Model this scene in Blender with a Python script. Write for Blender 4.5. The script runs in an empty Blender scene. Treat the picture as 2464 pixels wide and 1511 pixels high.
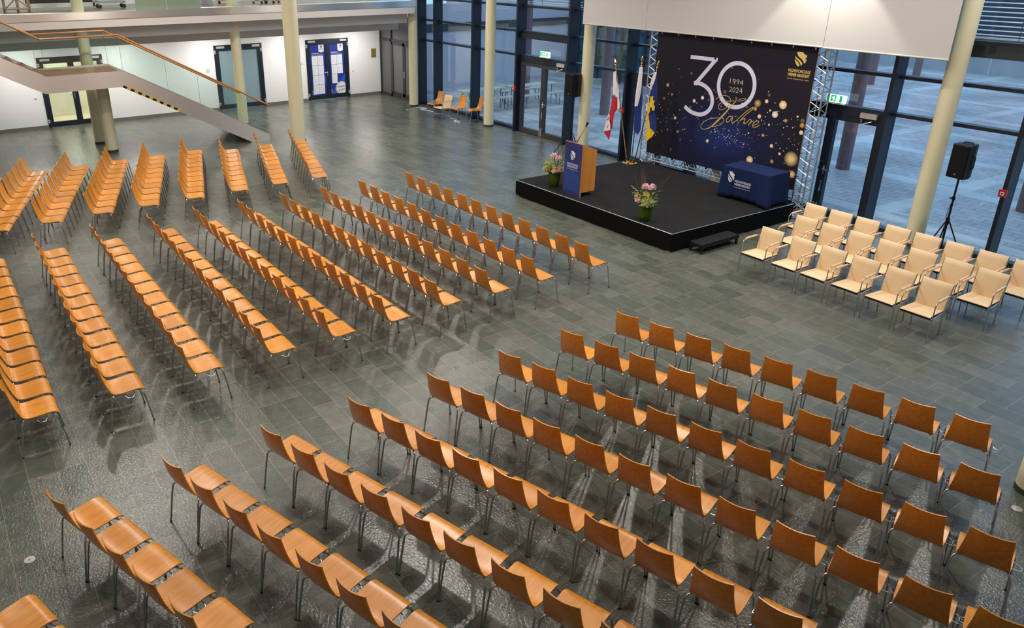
import bpy, bmesh, math, random
from math import sin, cos, pi, radians, sqrt, atan2
from mathutils import Vector, Matrix

random.seed(7)
SC = bpy.context.scene
COL = SC.collection

# ------------------------------------------------------------------ camera, world, lights, exposure
W, H = 2464, 1511
F_PX, CX, CY = 1847.0, 1067.0, 667.0
YAW, PITCH = radians(-56.515), radians(22.75)
CAM = Vector((0.0, 0.0, 5.25))
FWD = Vector((sin(YAW) * cos(PITCH), cos(YAW) * cos(PITCH), -sin(PITCH)))
RIGHT = Vector((cos(YAW), -sin(YAW), 0.0))
UP = RIGHT.cross(FWD)
cd = bpy.data.cameras.new('camera')
cd.sensor_fit = 'HORIZONTAL'
cd.sensor_width = 36.0
cd.lens = F_PX / W * 36.0
cd.shift_x = (W / 2 - CX) / W
cd.shift_y = (CY - H / 2) / W
cd.clip_start, cd.clip_end = 0.05, 300
cam = bpy.data.objects.new('camera', cd)
COL.objects.link(cam)
cam.matrix_world = Matrix(((RIGHT.x, UP.x, -FWD.x, CAM.x), (RIGHT.y, UP.y, -FWD.y, CAM.y), (RIGHT.z, UP.z, -FWD.z, CAM.z), (0, 0, 0, 1)))
SC.camera = cam


def proj(p):
    d = Vector(p) - CAM
    w = d.dot(FWD)
    if w < 0.1:
        return (-9999, -9999)
    return (CX + F_PX * d.dot(RIGHT) / w, CY - F_PX * d.dot(UP) / w)


def seen(pts, m=0):
    for p in pts:
        x, y = proj(p)
        if -m <= x <= W + m and -m <= y <= H + m:
            return True
    return False


world = bpy.data.worlds.new('dusk_sky')
SC.world = world
world.use_nodes = True
bg = world.node_tree.nodes['Background']
bg.inputs['Color'].default_value = (0.40, 0.65, 1.0, 1)
bg.inputs['Strength'].default_value = 1.45

SC.view_settings.view_transform = 'Standard'
SC.view_settings.look = 'None'
SC.view_settings.gamma = 1.0
SC.view_settings.use_curve_mapping = False
SC.view_settings.exposure = 0.0


def lamp(name, loc, power, size=0.3, color=(1, 0.93, 0.82), spot=None, target=None, blend=0.6, shape='DISK', size_y=None):
    ld = bpy.data.lights.new(name, 'SPOT' if spot else 'AREA')
    ld.energy = power
    ld.color = color
    if spot:
        ld.spot_size = radians(spot)
        ld.spot_blend = blend
        ld.shadow_soft_size = size
    else:
        ld.shape = shape
        ld.size = size
        if size_y:
            ld.size_y = size_y
    o = bpy.data.objects.new(name, ld)
    COL.objects.link(o)
    o.location = loc
    if target is not None:
        o.rotation_euler = (Vector(target) - Vector(loc)).to_track_quat('-Z', 'Y').to_euler()
    return o


# ceiling downlights of the hall (outside the frame, above)
KEY = 760
for (x, y, k) in ((-16.1, 2.0, 1), (-10.5, 6.4, 1), (-9.6, 12.0, 1), (-16.7, 11.4, 1), (-21.0, 11.8, 1), (-4.8, 14.0, 0.9), (-21.5, 5.0, 1), (-4.8, 3.0, 0.6), (-10.5, -1.5, 0.5), (-4.5, 8.5, 0.7)):
    lamp('ceiling_light', (x, y, 7.4), KEY * k, 0.15, (1, 0.94, 0.86), spot=150, target=(x, y, 0), blend=0.9)
# broad soft area light added under the ceiling as general fill
lamp('ceiling_fill', (-12, 5, 8.3), 560, 12, (1, 0.95, 0.88), shape='RECTANGLE', size_y=9, target=(-12, 5, 0))
# downlight close to the projection screens
lamp('screen_light', (-9.0, 14.5, 5.7), 260, 0.05, (1, 0.95, 0.88), spot=84, target=(-9.0, 14.7, 0), blend=0.25)
# lights under and on the gallery
for y in (2.5, 5.5, 8.5, 11.5, 14.2):
    lamp('gallery_underside_light', (-27.1, y, 2.66), 78, 0.4, (1, 0.95, 0.9), shape='RECTANGLE', size_y=1.6, target=(-27.5, y, 0))
for y in (3, 8, 13):
    lamp('gallery_light', (-26.4, y, 7.0), 120, 0.6, (1, 0.95, 0.88), target=(-26.6, y, 3.7))


# ------------------------------------------------------------------ materials
def mat(name, color, rough=0.5, metal=0.0, coat=0.0, spec=0.5, noise=None, bump=None, alpha=1.0, emit=None, rnd=0.0):
    m = bpy.data.materials.new(name)
    m.use_nodes = True
    nt = m.node_tree
    b = nt.nodes['Principled BSDF']
    b.inputs['Base Color'].default_value = (*color, 1)
    b.inputs['Roughness'].default_value = rough
    b.inputs['Metallic'].default_value = metal
    b.inputs['Coat Weight'].default_value = coat
    b.inputs['Coat Roughness'].default_value = 0.15
    b.inputs['Specular IOR Level'].default_value = spec
    if emit:
        b.inputs['Emission Color'].default_value = (*emit[0], 1)
        b.inputs['Emission Strength'].default_value = emit[1]
    if noise or bump:
        tc = nt.nodes.new('ShaderNodeTexCoord')
    if noise:
        sc, amt = noise[0], noise[1]
        n = nt.nodes.new('ShaderNodeTexNoise')
        n.inputs['Scale'].default_value = sc
        n.inputs['Detail'].default_value = 4
        nt.links.new(tc.outputs['Object'], n.inputs['Vector'])
        r = nt.nodes.new('ShaderNodeMapRange')
        r.inputs['To Min'].default_value = 1 - amt
        r.inputs['To Max'].default_value = 1 + amt
        nt.links.new(n.outputs['Fac'], r.inputs['Value'])
        mul = nt.nodes.new('ShaderNodeVectorMath')
        mul.operation = 'SCALE'
        mul.inputs[0].default_value = color
        nt.links.new(r.outputs['Result'], mul.inputs['Scale'])
        nt.links.new(mul.outputs['Vector'], b.inputs['Base Color'])
    if bump:
        n2 = nt.nodes.new('ShaderNodeTexNoise')
        n2.inputs['Scale'].default_value = bump[0]
        n2.inputs['Detail'].default_value = 3
        nt.links.new(tc.outputs['Object'], n2.inputs['Vector'])
        bp = nt.nodes.new('ShaderNodeBump')
        bp.inputs['Strength'].default_value = bump[1]
        bp.inputs['Distance'].default_value = 0.02
        nt.links.new(n2.outputs['Fac'], bp.inputs['Height'])
        nt.links.new(bp.outputs['Normal'], b.inputs['Normal'])
    return m


def plywood(name, c1, c2, axis_scale=(30, 2.2, 30), rough=0.3):
    m = bpy.data.materials.new(name)
    m.use_nodes = True
    nt = m.node_tree
    b = nt.nodes['Principled BSDF']
    tc = nt.nodes.new('ShaderNodeTexCoord')
    oi = nt.nodes.new('ShaderNodeObjectInfo')
    mp = nt.nodes.new('ShaderNodeMapping')
    mp.inputs['Scale'].default_value = axis_scale
    nt.links.new(tc.outputs['Object'], mp.inputs['Vector'])
    add = nt.nodes.new('ShaderNodeVectorMath')
    add.operation = 'ADD'
    nt.links.new(mp.outputs['Vector'], add.inputs[0])
    sc = nt.nodes.new('ShaderNodeMath')
    sc.operation = 'MULTIPLY'
    sc.inputs[1].default_value = 37.0
    nt.links.new(oi.outputs['Random'], sc.inputs[0])
    nt.links.new(sc.outputs[0], add.inputs[1])
    n = nt.nodes.new('ShaderNodeTexNoise')
    n.inputs['Scale'].default_value = 1.0
    n.inputs['Detail'].default_value = 5
    n.inputs['Distortion'].default_value = 0.4
    nt.links.new(add.outputs['Vector'], n.inputs['Vector'])
    cr = nt.nodes.new('ShaderNodeValToRGB')
    cr.color_ramp.elements[0].color = (*c2, 1)
    cr.color_ramp.elements[0].position = 0.3
    cr.color_ramp.elements[1].color = (*c1, 1)
    cr.color_ramp.elements[1].position = 0.65
    nt.links.new(n.outputs['Fac'], cr.inputs['Fac'])
    hsv = nt.nodes.new('ShaderNodeHueSaturation')
    mr = nt.nodes.new('ShaderNodeMapRange')
    mr.inputs['To Min'].default_value = 0.85
    mr.inputs['To Max'].default_value = 1.12
    nt.links.new(oi.outputs['Random'], mr.inputs['Value'])
    nt.links.new(mr.outputs['Result'], hsv.inputs['Value'])
    nt.links.new(cr.outputs['Color'], hsv.inputs['Color'])
    nt.links.new(hsv.outputs['Color'], b.inputs['Base Color'])
    b.inputs['Roughness'].default_value = rough
    b.inputs['Coat Weight'].default_value = 0.22
    b.inputs['Coat Roughness'].default_value = 0.3
    return m


def glass_mat(name, tint=(0.93, 0.97, 0.97), refl=0.9, ior=1.5, diffuse=None):
    m = bpy.data.materials.new(name)
    m.use_nodes = True
    nt = m.node_tree
    nt.nodes.remove(nt.nodes['Principled BSDF'])
    out = nt.nodes['Material Output']
    t = nt.nodes.new('ShaderNodeBsdfTransparent')
    t.inputs['Color'].default_value = (*tint, 1)
    g = nt.nodes.new('ShaderNodeBsdfGlossy')
    g.inputs['Roughness'].default_value = 0.02
    g.inputs['Color'].default_value = (refl, refl, refl, 1)
    fr = nt.nodes.new('ShaderNodeFresnel')
    geo = nt.nodes.new('ShaderNodeNewGeometry')
    mi = nt.nodes.new('ShaderNodeMapRange')      # same reflectance from both faces of the pane
    mi.inputs['To Min'].default_value = ior
    mi.inputs['To Max'].default_value = 1.0 / ior
    nt.links.new(geo.outputs['Backfacing'], mi.inputs['Value'])
    nt.links.new(mi.outputs['Result'], fr.inputs['IOR'])
    mx = nt.nodes.new('ShaderNodeMixShader')
    nt.links.new(fr.outputs[0], mx.inputs[0])
    nt.links.new(t.outputs[0], mx.inputs[1])
    nt.links.new(g.outputs[0], mx.inputs[2])
    last = mx
    if diffuse:
        d = nt.nodes.new('ShaderNodeBsdfDiffuse')
        d.inputs['Color'].default_value = (*diffuse[0], 1)
        mx2 = nt.nodes.new('ShaderNodeMixShader')
        mx2.inputs[0].default_value = diffuse[1]
        nt.links.new(mx.outputs[0], mx2.inputs[1])
        nt.links.new(d.outputs[0], mx2.inputs[2])
        last = mx2
    nt.links.new(last.outputs[0], out.inputs['Surface'])
    return m


def floor_mat():
    m = bpy.data.materials.new('slate_tiles')
    m.use_nodes = True
    nt = m.node_tree
    b = nt.nodes['Principled BSDF']
    tc = nt.nodes.new('ShaderNodeTexCoord')
    mp = nt.nodes.new('ShaderNodeMapping')
    mp.inputs['Location'].default_value = (0.12, -0.0141 + 0.2895 * 40, 0)
    nt.links.new(tc.outputs['Object'], mp.inputs['Vector'])
    br = nt.nodes.new('ShaderNodeTexBrick')
    br.offset = 0.37
    br.offset_frequency = 3
    br.inputs['Scale'].default_value = 1.0
    br.inputs['Brick Width'].default_value = 0.575
    br.inputs['Row Height'].default_value = 0.2895
    br.inputs['Mortar Size'].default_value = 0.0026
    br.inputs['Mortar Smooth'].default_value = 0.2
    br.inputs['Bias'].default_value = 0.0
    br.inputs['Color1'].default_value = (0.074, 0.086, 0.068, 1)
    br.inputs['Color2'].default_value = (0.128, 0.130, 0.104, 1)
    br.inputs['Mortar'].default_value = (0.24, 0.24, 0.19, 1)
    nt.links.new(mp.outputs['Vector'], br.inputs['Vector'])
    n = nt.nodes.new('ShaderNodeTexNoise')
    n.inputs['Scale'].default_value = 7.0
    n.inputs['Detail'].default_value = 7
    n.inputs['Distortion'].default_value = 0.6
    nt.links.new(tc.outputs['Object'], n.inputs['Vector'])
    r = nt.nodes.new('ShaderNodeMapRange')
    r.inputs['From Min'].default_value = 0.3
    r.inputs['From Max'].default_value = 0.7
    r.inputs['To Min'].default_value = 0.86
    r.inputs['To Max'].default_value = 1.14
    nt.links.new(n.outputs['Fac'], r.inputs['Value'])
    mul = nt.nodes.new('ShaderNodeVectorMath')
    mul.operation = 'SCALE'
    nt.links.new(br.outputs['Color'], mul.inputs[0])
    nt.links.new(r.outputs['Result'], mul.inputs['Scale'])
    nt.links.new(mul.outputs['Vector'], b.inputs['Base Color'])
    rr = nt.nodes.new('ShaderNodeMapRange')
    rr.inputs['From Min'].default_value = 0.3
    rr.inputs['From Max'].default_value = 0.7
    rr.inputs['To Min'].default_value = 0.17
    rr.inputs['To Max'].default_value = 0.27
    nt.links.new(n.outputs['Fac'], rr.inputs['Value'])
    nt.links.new(rr.outputs['Result'], b.inputs['Roughness'])
    b.inputs['Specular IOR Level'].default_value = 0.7
    n2 = nt.nodes.new('ShaderNodeTexNoise')
    n2.inputs['Scale'].default_value = 42
    n2.inputs['Detail'].default_value = 5
    n2.inputs['Distortion'].default_value = 0.4
    nt.links.new(tc.outputs['Object'], n2.inputs['Vector'])
    bp = nt.nodes.new('ShaderNodeBump')
    bp.inputs['Strength'].default_value = 0.34
    bp.inputs['Distance'].default_value = 0.012
    nt.links.new(n2.outputs['Fac'], bp.inputs['Height'])
    bp2 = nt.nodes.new('ShaderNodeBump')
    bp2.invert = True
    bp2.inputs['Strength'].default_value = 0.25
    bp2.inputs['Distance'].default_value = 0.003
    nt.links.new(br.outputs['Fac'], bp2.inputs['Height'])
    nt.links.new(bp.outputs['Normal'], bp2.inputs['Normal'])
    nt.links.new(bp2.outputs['Normal'], b.inputs['Normal'])
    return m


def paving_mat():
    m = bpy.data.materials.new('courtyard_paving')
    m.use_nodes = True
    nt = m.node_tree
    b = nt.nodes['Principled BSDF']
    tc = nt.nodes.new('ShaderNodeTexCoord')
    br = nt.nodes.new('ShaderNodeTexBrick')
    br.inputs['Scale'].default_value = 1.0
    br.inputs['Brick Width'].default_value = 0.36
    br.inputs['Row Height'].default_value = 0.24
    br.inputs['Mortar Size'].default_value = 0.009
    br.inputs['Color1'].default_value = (0.40, 0.36, 0.36, 1)
    br.inputs['Color2'].default_value = (0.48, 0.46, 0.44, 1)
    br.inputs['Mortar'].default_value = (0.20, 0.2, 0.2, 1)
    nt.links.new(tc.outputs['Object'], br.inputs['Vector'])
    b2 = nt.nodes.new('ShaderNodeTexBrick')
    b2.offset = 0.0
    b2.inputs['Scale'].default_value = 1.0
    b2.inputs['Brick Width'].default_value = 4.6
    b2.inputs['Row Height'].default_value = 3.3
    b2.inputs['Mortar Size'].default_value = 0.22
    b2.inputs['Mortar Smooth'].default_value = 0.0
    b2.inputs['Color1'].default_value = (0, 0, 0, 1)
    b2.inputs['Color2'].default_value = (0, 0, 0, 1)
    b2.inputs['Mortar'].default_value = (1, 1, 1, 1)
    mp = nt.nodes.new('ShaderNodeMapping')
    mp.inputs['Rotation'].default_value = (0, 0, radians(3))
    nt.links.new(tc.outputs['Object'], mp.inputs['Vector'])
    nt.links.new(mp.outputs['Vector'], b2.inputs['Vector'])
    n = nt.nodes.new('ShaderNodeTexNoise')
    n.inputs['Scale'].default_value = 0.35
    n.inputs['Detail'].default_value = 6
    nt.links.new(tc.outputs['Object'], n.inputs['Vector'])
    r = nt.nodes.new('ShaderNodeMapRange')
    r.inputs['From Min'].default_value = 0.35
    r.inputs['From Max'].default_value = 0.65
    r.inputs['To Min'].default_value = 0.75
    r.inputs['To Max'].default_value = 1.3
    nt.links.new(n.outputs['Fac'], r.inputs['Value'])
    mx = nt.nodes.new('ShaderNodeMix')
    mx.data_type = 'RGBA'
    mx.inputs['B'].default_value = (0.60, 0.60, 0.56, 1)
    f = nt.nodes.new('ShaderNodeMath')
    f.operation = 'MULTIPLY'
    f.inputs[1].default_value = 0.7
    nt.links.new(b2.outputs['Fac'], f.inputs[0])
    nt.links.new(f.outputs[0], mx.inputs['Factor'])
    nt.links.new(br.outputs['Color'], mx.inputs['A'])
    mul = nt.nodes.new('ShaderNodeVectorMath')
    mul.operation = 'SCALE'
    nt.links.new(mx.outputs['Result'], mul.inputs[0])
    nt.links.new(r.outputs['Result'], mul.inputs['Scale'])
    nt.links.new(mul.outputs['Vector'], b.inputs['Base Color'])
    b.inputs['Roughness'].default_value = 0.55
    return m


def banner_mat():
    m = bpy.data.materials.new('banner_print')
    m.use_nodes = True
    nt = m.node_tree
    b = nt.nodes['Principled BSDF']
    tc = nt.nodes.new('ShaderNodeTexCoord')
    mp = nt.nodes.new('ShaderNodeMapping')
    mp.inputs['Location'].default_value = (-0.05, 0, -0.66)
    mp.inputs['Scale'].default_value = (0.55, 0.0, 0.85)
    nt.links.new(tc.outputs['Object'], mp.inputs['Vector'])
    ln = nt.nodes.new('ShaderNodeVectorMath')
    ln.operation = 'LENGTH'
    nt.links.new(mp.outputs['Vector'], ln.inputs[0])
    cr = nt.nodes.new('ShaderNodeValToRGB')
    cr.color_ramp.elements[0].position = 0.0
    cr.color_ramp.elements[0].color = (0.010, 0.030, 0.16, 1)
    cr.color_ramp.elements[1].position = 1.0
    cr.color_ramp.elements[1].color = (0.011, 0.009, 0.018, 1)
    e = cr.color_ramp.elements.new(0.45)
    e.color = (0.009, 0.013, 0.06, 1)
    nt.links.new(ln.outputs['Value'], cr.inputs['Fac'])
    nt.links.new(cr.outputs['Color'], b.inputs['Base Color'])
    b.inputs['Roughness'].default_value = 0.7
    b.inputs['Specular IOR Level'].default_value = 0.25
    return m


def soft_spot_mat(name, c_in, c_out):
    """printed blurred light dot: colour runs from the middle to the rim (each dot is its own little disc)"""
    m = bpy.data.materials.new(name)
    m.use_nodes = True
    nt = m.node_tree
    b = nt.nodes['Principled BSDF']
    uv = nt.nodes.new('ShaderNodeUVMap')
    sub = nt.nodes.new('ShaderNodeVectorMath')
    sub.operation = 'LENGTH'
    nt.links.new(uv.outputs['UV'], sub.inputs[0])
    cr = nt.nodes.new('ShaderNodeValToRGB')
    cr.color_ramp.elements[0].position = 0.25
    cr.color_ramp.elements[0].color = (*c_in, 1)
    cr.color_ramp.elements[1].position = 1.0
    cr.color_ramp.elements[1].color = (*c_out, 1)
    nt.links.new(sub.outputs['Value'], cr.inputs['Fac'])
    nt.links.new(cr.outputs['Color'], b.inputs['Base Color'])
    b.inputs['Roughness'].default_value = 0.7
    return m


M = {}
M['floor'] = floor_mat()
M['paving'] = paving_mat()
M['banner'] = banner_mat()
M['ply'] = plywood('orange_plywood', (0.68, 0.275, 0.026), (0.54, 0.19, 0.013))
M['lectern_wood'] = plywood('lectern_veneer', (0.60, 0.25, 0.045), (0.50, 0.19, 0.03), (6, 6, 0.7))
M['rail_wood'] = plywood('handrail_wood', (0.62, 0.27, 0.06), (0.50, 0.2, 0.04), (6, 1, 6))
M['raw_wood'] = plywood('raw_wood', (0.50, 0.34, 0.18), (0.40, 0.25, 0.12), (20, 20, 3), 0.6)
M['chrome'] = mat('chrome', (0.72, 0.72, 0.74), 0.14, 1.0)
M['tube'] = mat('chromed_tube', (0.55, 0.55, 0.56), 0.2, 1.0)
M['alu'] = mat('aluminium', (0.75, 0.76, 0.78), 0.3, 1.0)
M['leather'] = mat('beige_leather', (0.78, 0.565, 0.33), 0.42, bump=(90, 0.06))
M['leather_edge'] = mat('beige_leather_armpad', (0.80, 0.54, 0.33), 0.45)
M['black'] = mat('black_plastic', (0.006, 0.006, 0.007), 0.5, spec=0.35)
M['rubber'] = mat('black_rubber', (0.008, 0.008, 0.008), 0.7)
M['spk'] = mat('loudspeaker_grille', (0.005, 0.005, 0.0055), 0.7, spec=0.2, bump=(300, 0.3))
M['carpet'] = mat('black_stage_carpet', (0.013, 0.0125, 0.0135), 0.95, spec=0.2, noise=(3, 0.35), bump=(120, 0.3))
M['skirt'] = mat('black_stage_skirt', (0.003, 0.003, 0.0035), 0.95, spec=0.15, bump=(8, 0.25))
M['column'] = mat('cream_column_paint', (0.76, 0.70, 0.47), 0.5, noise=(1.2, 0.05))
M['dark_ring'] = mat('dark_column_base', (0.05, 0.048, 0.04), 0.5)
M['wall'] = mat('white_wall_paint', (0.82, 0.82, 0.82), 0.85, noise=(0.6, 0.03))
M['soffit'] = mat('grey_white_plaster', (0.70, 0.68, 0.66), 0.85)
M['fascia'] = mat('cream_white_fascia', (0.80, 0.74, 0.70), 0.7)
M['ceiling'] = mat('ceiling_paint', (0.7, 0.69, 0.66), 0.9)
M['steel'] = mat('brushed_steel', (0.78, 0.72, 0.67), 0.36, 1.0, noise=(0.8, 0.10))
_nt = M['steel'].node_tree
_tg = _nt.nodes.new('ShaderNodeTangent')
_tg.direction_type = 'RADIAL'
_tg.axis = 'Z'
_nt.nodes['Principled BSDF'].inputs['Anisotropic'].default_value = 0.85
_nt.nodes['Principled BSDF'].inputs['Anisotropic Rotation'].default_value = 0.25
_nt.links.new(_tg.outputs['Tangent'], _nt.nodes['Principled BSDF'].inputs['Tangent'])
M['landing'] = mat('brown_linoleum', (0.30, 0.15, 0.09), 0.25, noise=(2.0, 0.25))
M['skirting'] = mat('grey_skirting', (0.16, 0.155, 0.14), 0.6)
M['navy_metal'] = mat('dark_blue_steel', (0.006, 0.012, 0.025), 0.45)
M['door_navy'] = mat('dark_navy_door_frame', (0.009, 0.015, 0.028), 0.4)
M['anthracite'] = mat('anthracite_metal', (0.035, 0.036, 0.038), 0.45)
M['grey_panel'] = mat('grey_door_panel', (0.12, 0.12, 0.125), 0.45)
M['glass'] = glass_mat('window_glass', (0.90, 0.95, 0.97))
M['rail_glass'] = glass_mat('green_tinted_glass', (0.935, 0.975, 0.962), ior=1.42)
M['frost'] = glass_mat('frosted_glass', (0.5, 0.6, 0.58), diffuse=((0.42, 0.45, 0.34), 0.85))
M['teal'] = glass_mat('frosted_teal_glass', (0.45, 0.55, 0.6), diffuse=((0.25, 0.36, 0.40), 0.93))
M['vase'] = glass_mat('green_glass', (0.42, 0.60, 0.12), diffuse=((0.09, 0.15, 0.012), 0.45))
M['screen'] = mat('projection_screen', (0.60, 0.585, 0.565), 0.85)
M['white'] = mat('white_plastic', (0.82, 0.82, 0.82), 0.4)
M['paper'] = mat('white_paper', (0.80, 0.82, 0.86), 0.8)
M['paperline'] = mat('printed_grey', (0.50, 0.52, 0.56), 0.8)
M['silver'] = mat('silver_door_closer', (0.68, 0.68, 0.68), 0.35, 0.6)
M['poster'] = mat('royal_blue_print', (0.018, 0.035, 0.30), 0.4, noise=(1.3, 0.25))
M['posterlight'] = mat('light_blue_print', (0.03, 0.10, 0.55), 0.4)
M['navy_print'] = mat('navy_print', (0.02, 0.025, 0.09), 0.6)
M['lect_blue'] = mat('lectern_blue_print', (0.022, 0.035, 0.17), 0.5, noise=(1.5, 0.25))
M['lect_band'] = mat('lectern_blue_band', (0.020, 0.055, 0.24), 0.5)
M['cloth'] = mat('navy_tablecloth', (0.008, 0.018, 0.075), 0.9, spec=0.2, bump=(60, 0.1))
M['logo_white'] = mat('white_print', (0.78, 0.77, 0.84), 0.7)
M['logo_gold'] = mat('gold_print', (0.75, 0.55, 0.16), 0.6)
M['script_gold'] = mat('gold_script_print', (0.62, 0.43, 0.10), 0.6)
M['gold_text'] = mat('pale_gold_print', (0.60, 0.55, 0.38), 0.6)
M['thirty'] = mat('lilac_white_print', (0.68, 0.68, 0.84), 0.7)
M['spot_a'] = soft_spot_mat('bokeh_bright', (0.98, 0.84, 0.58), (0.62, 0.36, 0.12))
M['spot_b'] = soft_spot_mat('bokeh_white', (0.95, 0.88, 0.80), (0.60, 0.48, 0.36))
M['spot_c'] = soft_spot_mat('bokeh_amber', (0.66, 0.38, 0.14), (0.10, 0.055, 0.03))
M['spot_d'] = soft_spot_mat('bokeh_dim', (0.22, 0.12, 0.07), (0.03, 0.022, 0.03))
M['spot_e'] = soft_spot_mat('bokeh_big', (0.92, 0.66, 0.30), (0.055, 0.03, 0.022))
M['spark'] = mat('sparkle_print', (0.85, 0.72, 0.45), 0.6)
M['brass'] = mat('polished_brass', (0.78, 0.52, 0.20), 0.18, 1.0)
M['flag_red'] = mat('red_flag_cloth', (0.52, 0.012, 0.022), 0.75)
M['flag_white'] = mat('white_flag_cloth', (0.78, 0.76, 0.80), 0.75)
M['flag_blue'] = mat('blue_flag_cloth', (0.010, 0.030, 0.19), 0.75)
M['flag_gold'] = mat('gold_flag_cloth', (0.82, 0.50, 0.01), 0.75)
M['red'] = mat('red_alarm_plastic', (0.55, 0.01, 0.02), 0.4)
M['green_lit'] = mat('lit_green_sign', (0.0, 0.42, 0.14), 0.4, emit=((0.0, 0.55, 0.2), 0.7))
M['white_lit'] = mat('lit_white_sign', (0.85, 0.95, 0.9), 0.4, emit=((0.85, 1.0, 0.93), 0.95))
M['hazard_y'] = mat('hazard_yellow', (0.75, 0.46, 0.01), 0.5)
M['out_col'] = mat('brown_red_column_paint', (0.22, 0.13, 0.14), 0.5)
M['concrete'] = mat('concrete', (0.46, 0.47, 0.46), 0.85, noise=(1.5, 0.2))
M['out_white'] = mat('outside_white_render', (0.62, 0.58, 0.62), 0.9)
M['out_dark'] = mat('outside_dark_panel', (0.05, 0.055, 0.06), 0.5)
M['out_teal'] = mat('outside_teal_glazing', (0.05, 0.16, 0.22), 0.15)
M['blind'] = mat('pale_blind_slats', (0.75, 0.78, 0.82), 0.4)
M['pale_wood'] = mat('pale_bench_wood', (0.62, 0.56, 0.44), 0.6)
M['dkgreen'] = mat('dark_green_steel', (0.015, 0.03, 0.022), 0.5)
M['leaf'] = mat('green_leaf', (0.10, 0.19, 0.03), 0.6)
M['leaf2'] = mat('pale_green_leaf', (0.34, 0.40, 0.16), 0.6)
M['pink'] = mat('pink_petal', (0.80, 0.53, 0.55), 0.7)
M['pink2'] = mat('mauve_petal', (0.50, 0.32, 0.34), 0.7)
M['lime'] = mat('lime_petal', (0.48, 0.46, 0.04), 0.5)
M['hydr'] = mat('green_hydrangea_petal', (0.42, 0.44, 0.14), 0.7)
M['burg'] = mat('burgundy_leaf', (0.10, 0.012, 0.014), 0.6)
M['twig'] = mat('brown_twig', (0.10, 0.05, 0.04), 0.8)
M['plaque'] = mat('bronze_plaque', (0.36, 0.27, 0.09), 0.4, 0.5)
M['cable'] = mat('white_cable', (0.75, 0.75, 0.75), 0.5)
M['cream'] = mat('cream_room_paint', (0.82, 0.80, 0.66), 0.8)
M['disc'] = mat('pink_grey_metal_disc', (0.55, 0.48, 0.45), 0.4, 0.3)
M['orange_cab'] = mat('orange_cabinet', (0.70, 0.32, 0.05), 0.5)
M['board'] = mat('dark_photo_print', (0.035, 0.025, 0.028), 0.25, noise=(1.5, 0.9))
M['food'] = mat('food_picture_print', (0.35, 0.12, 0.03), 0.4, noise=(9, 0.95))
M['plant'] = mat('palm_leaf', (0.10, 0.25, 0.12), 0.6)


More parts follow.
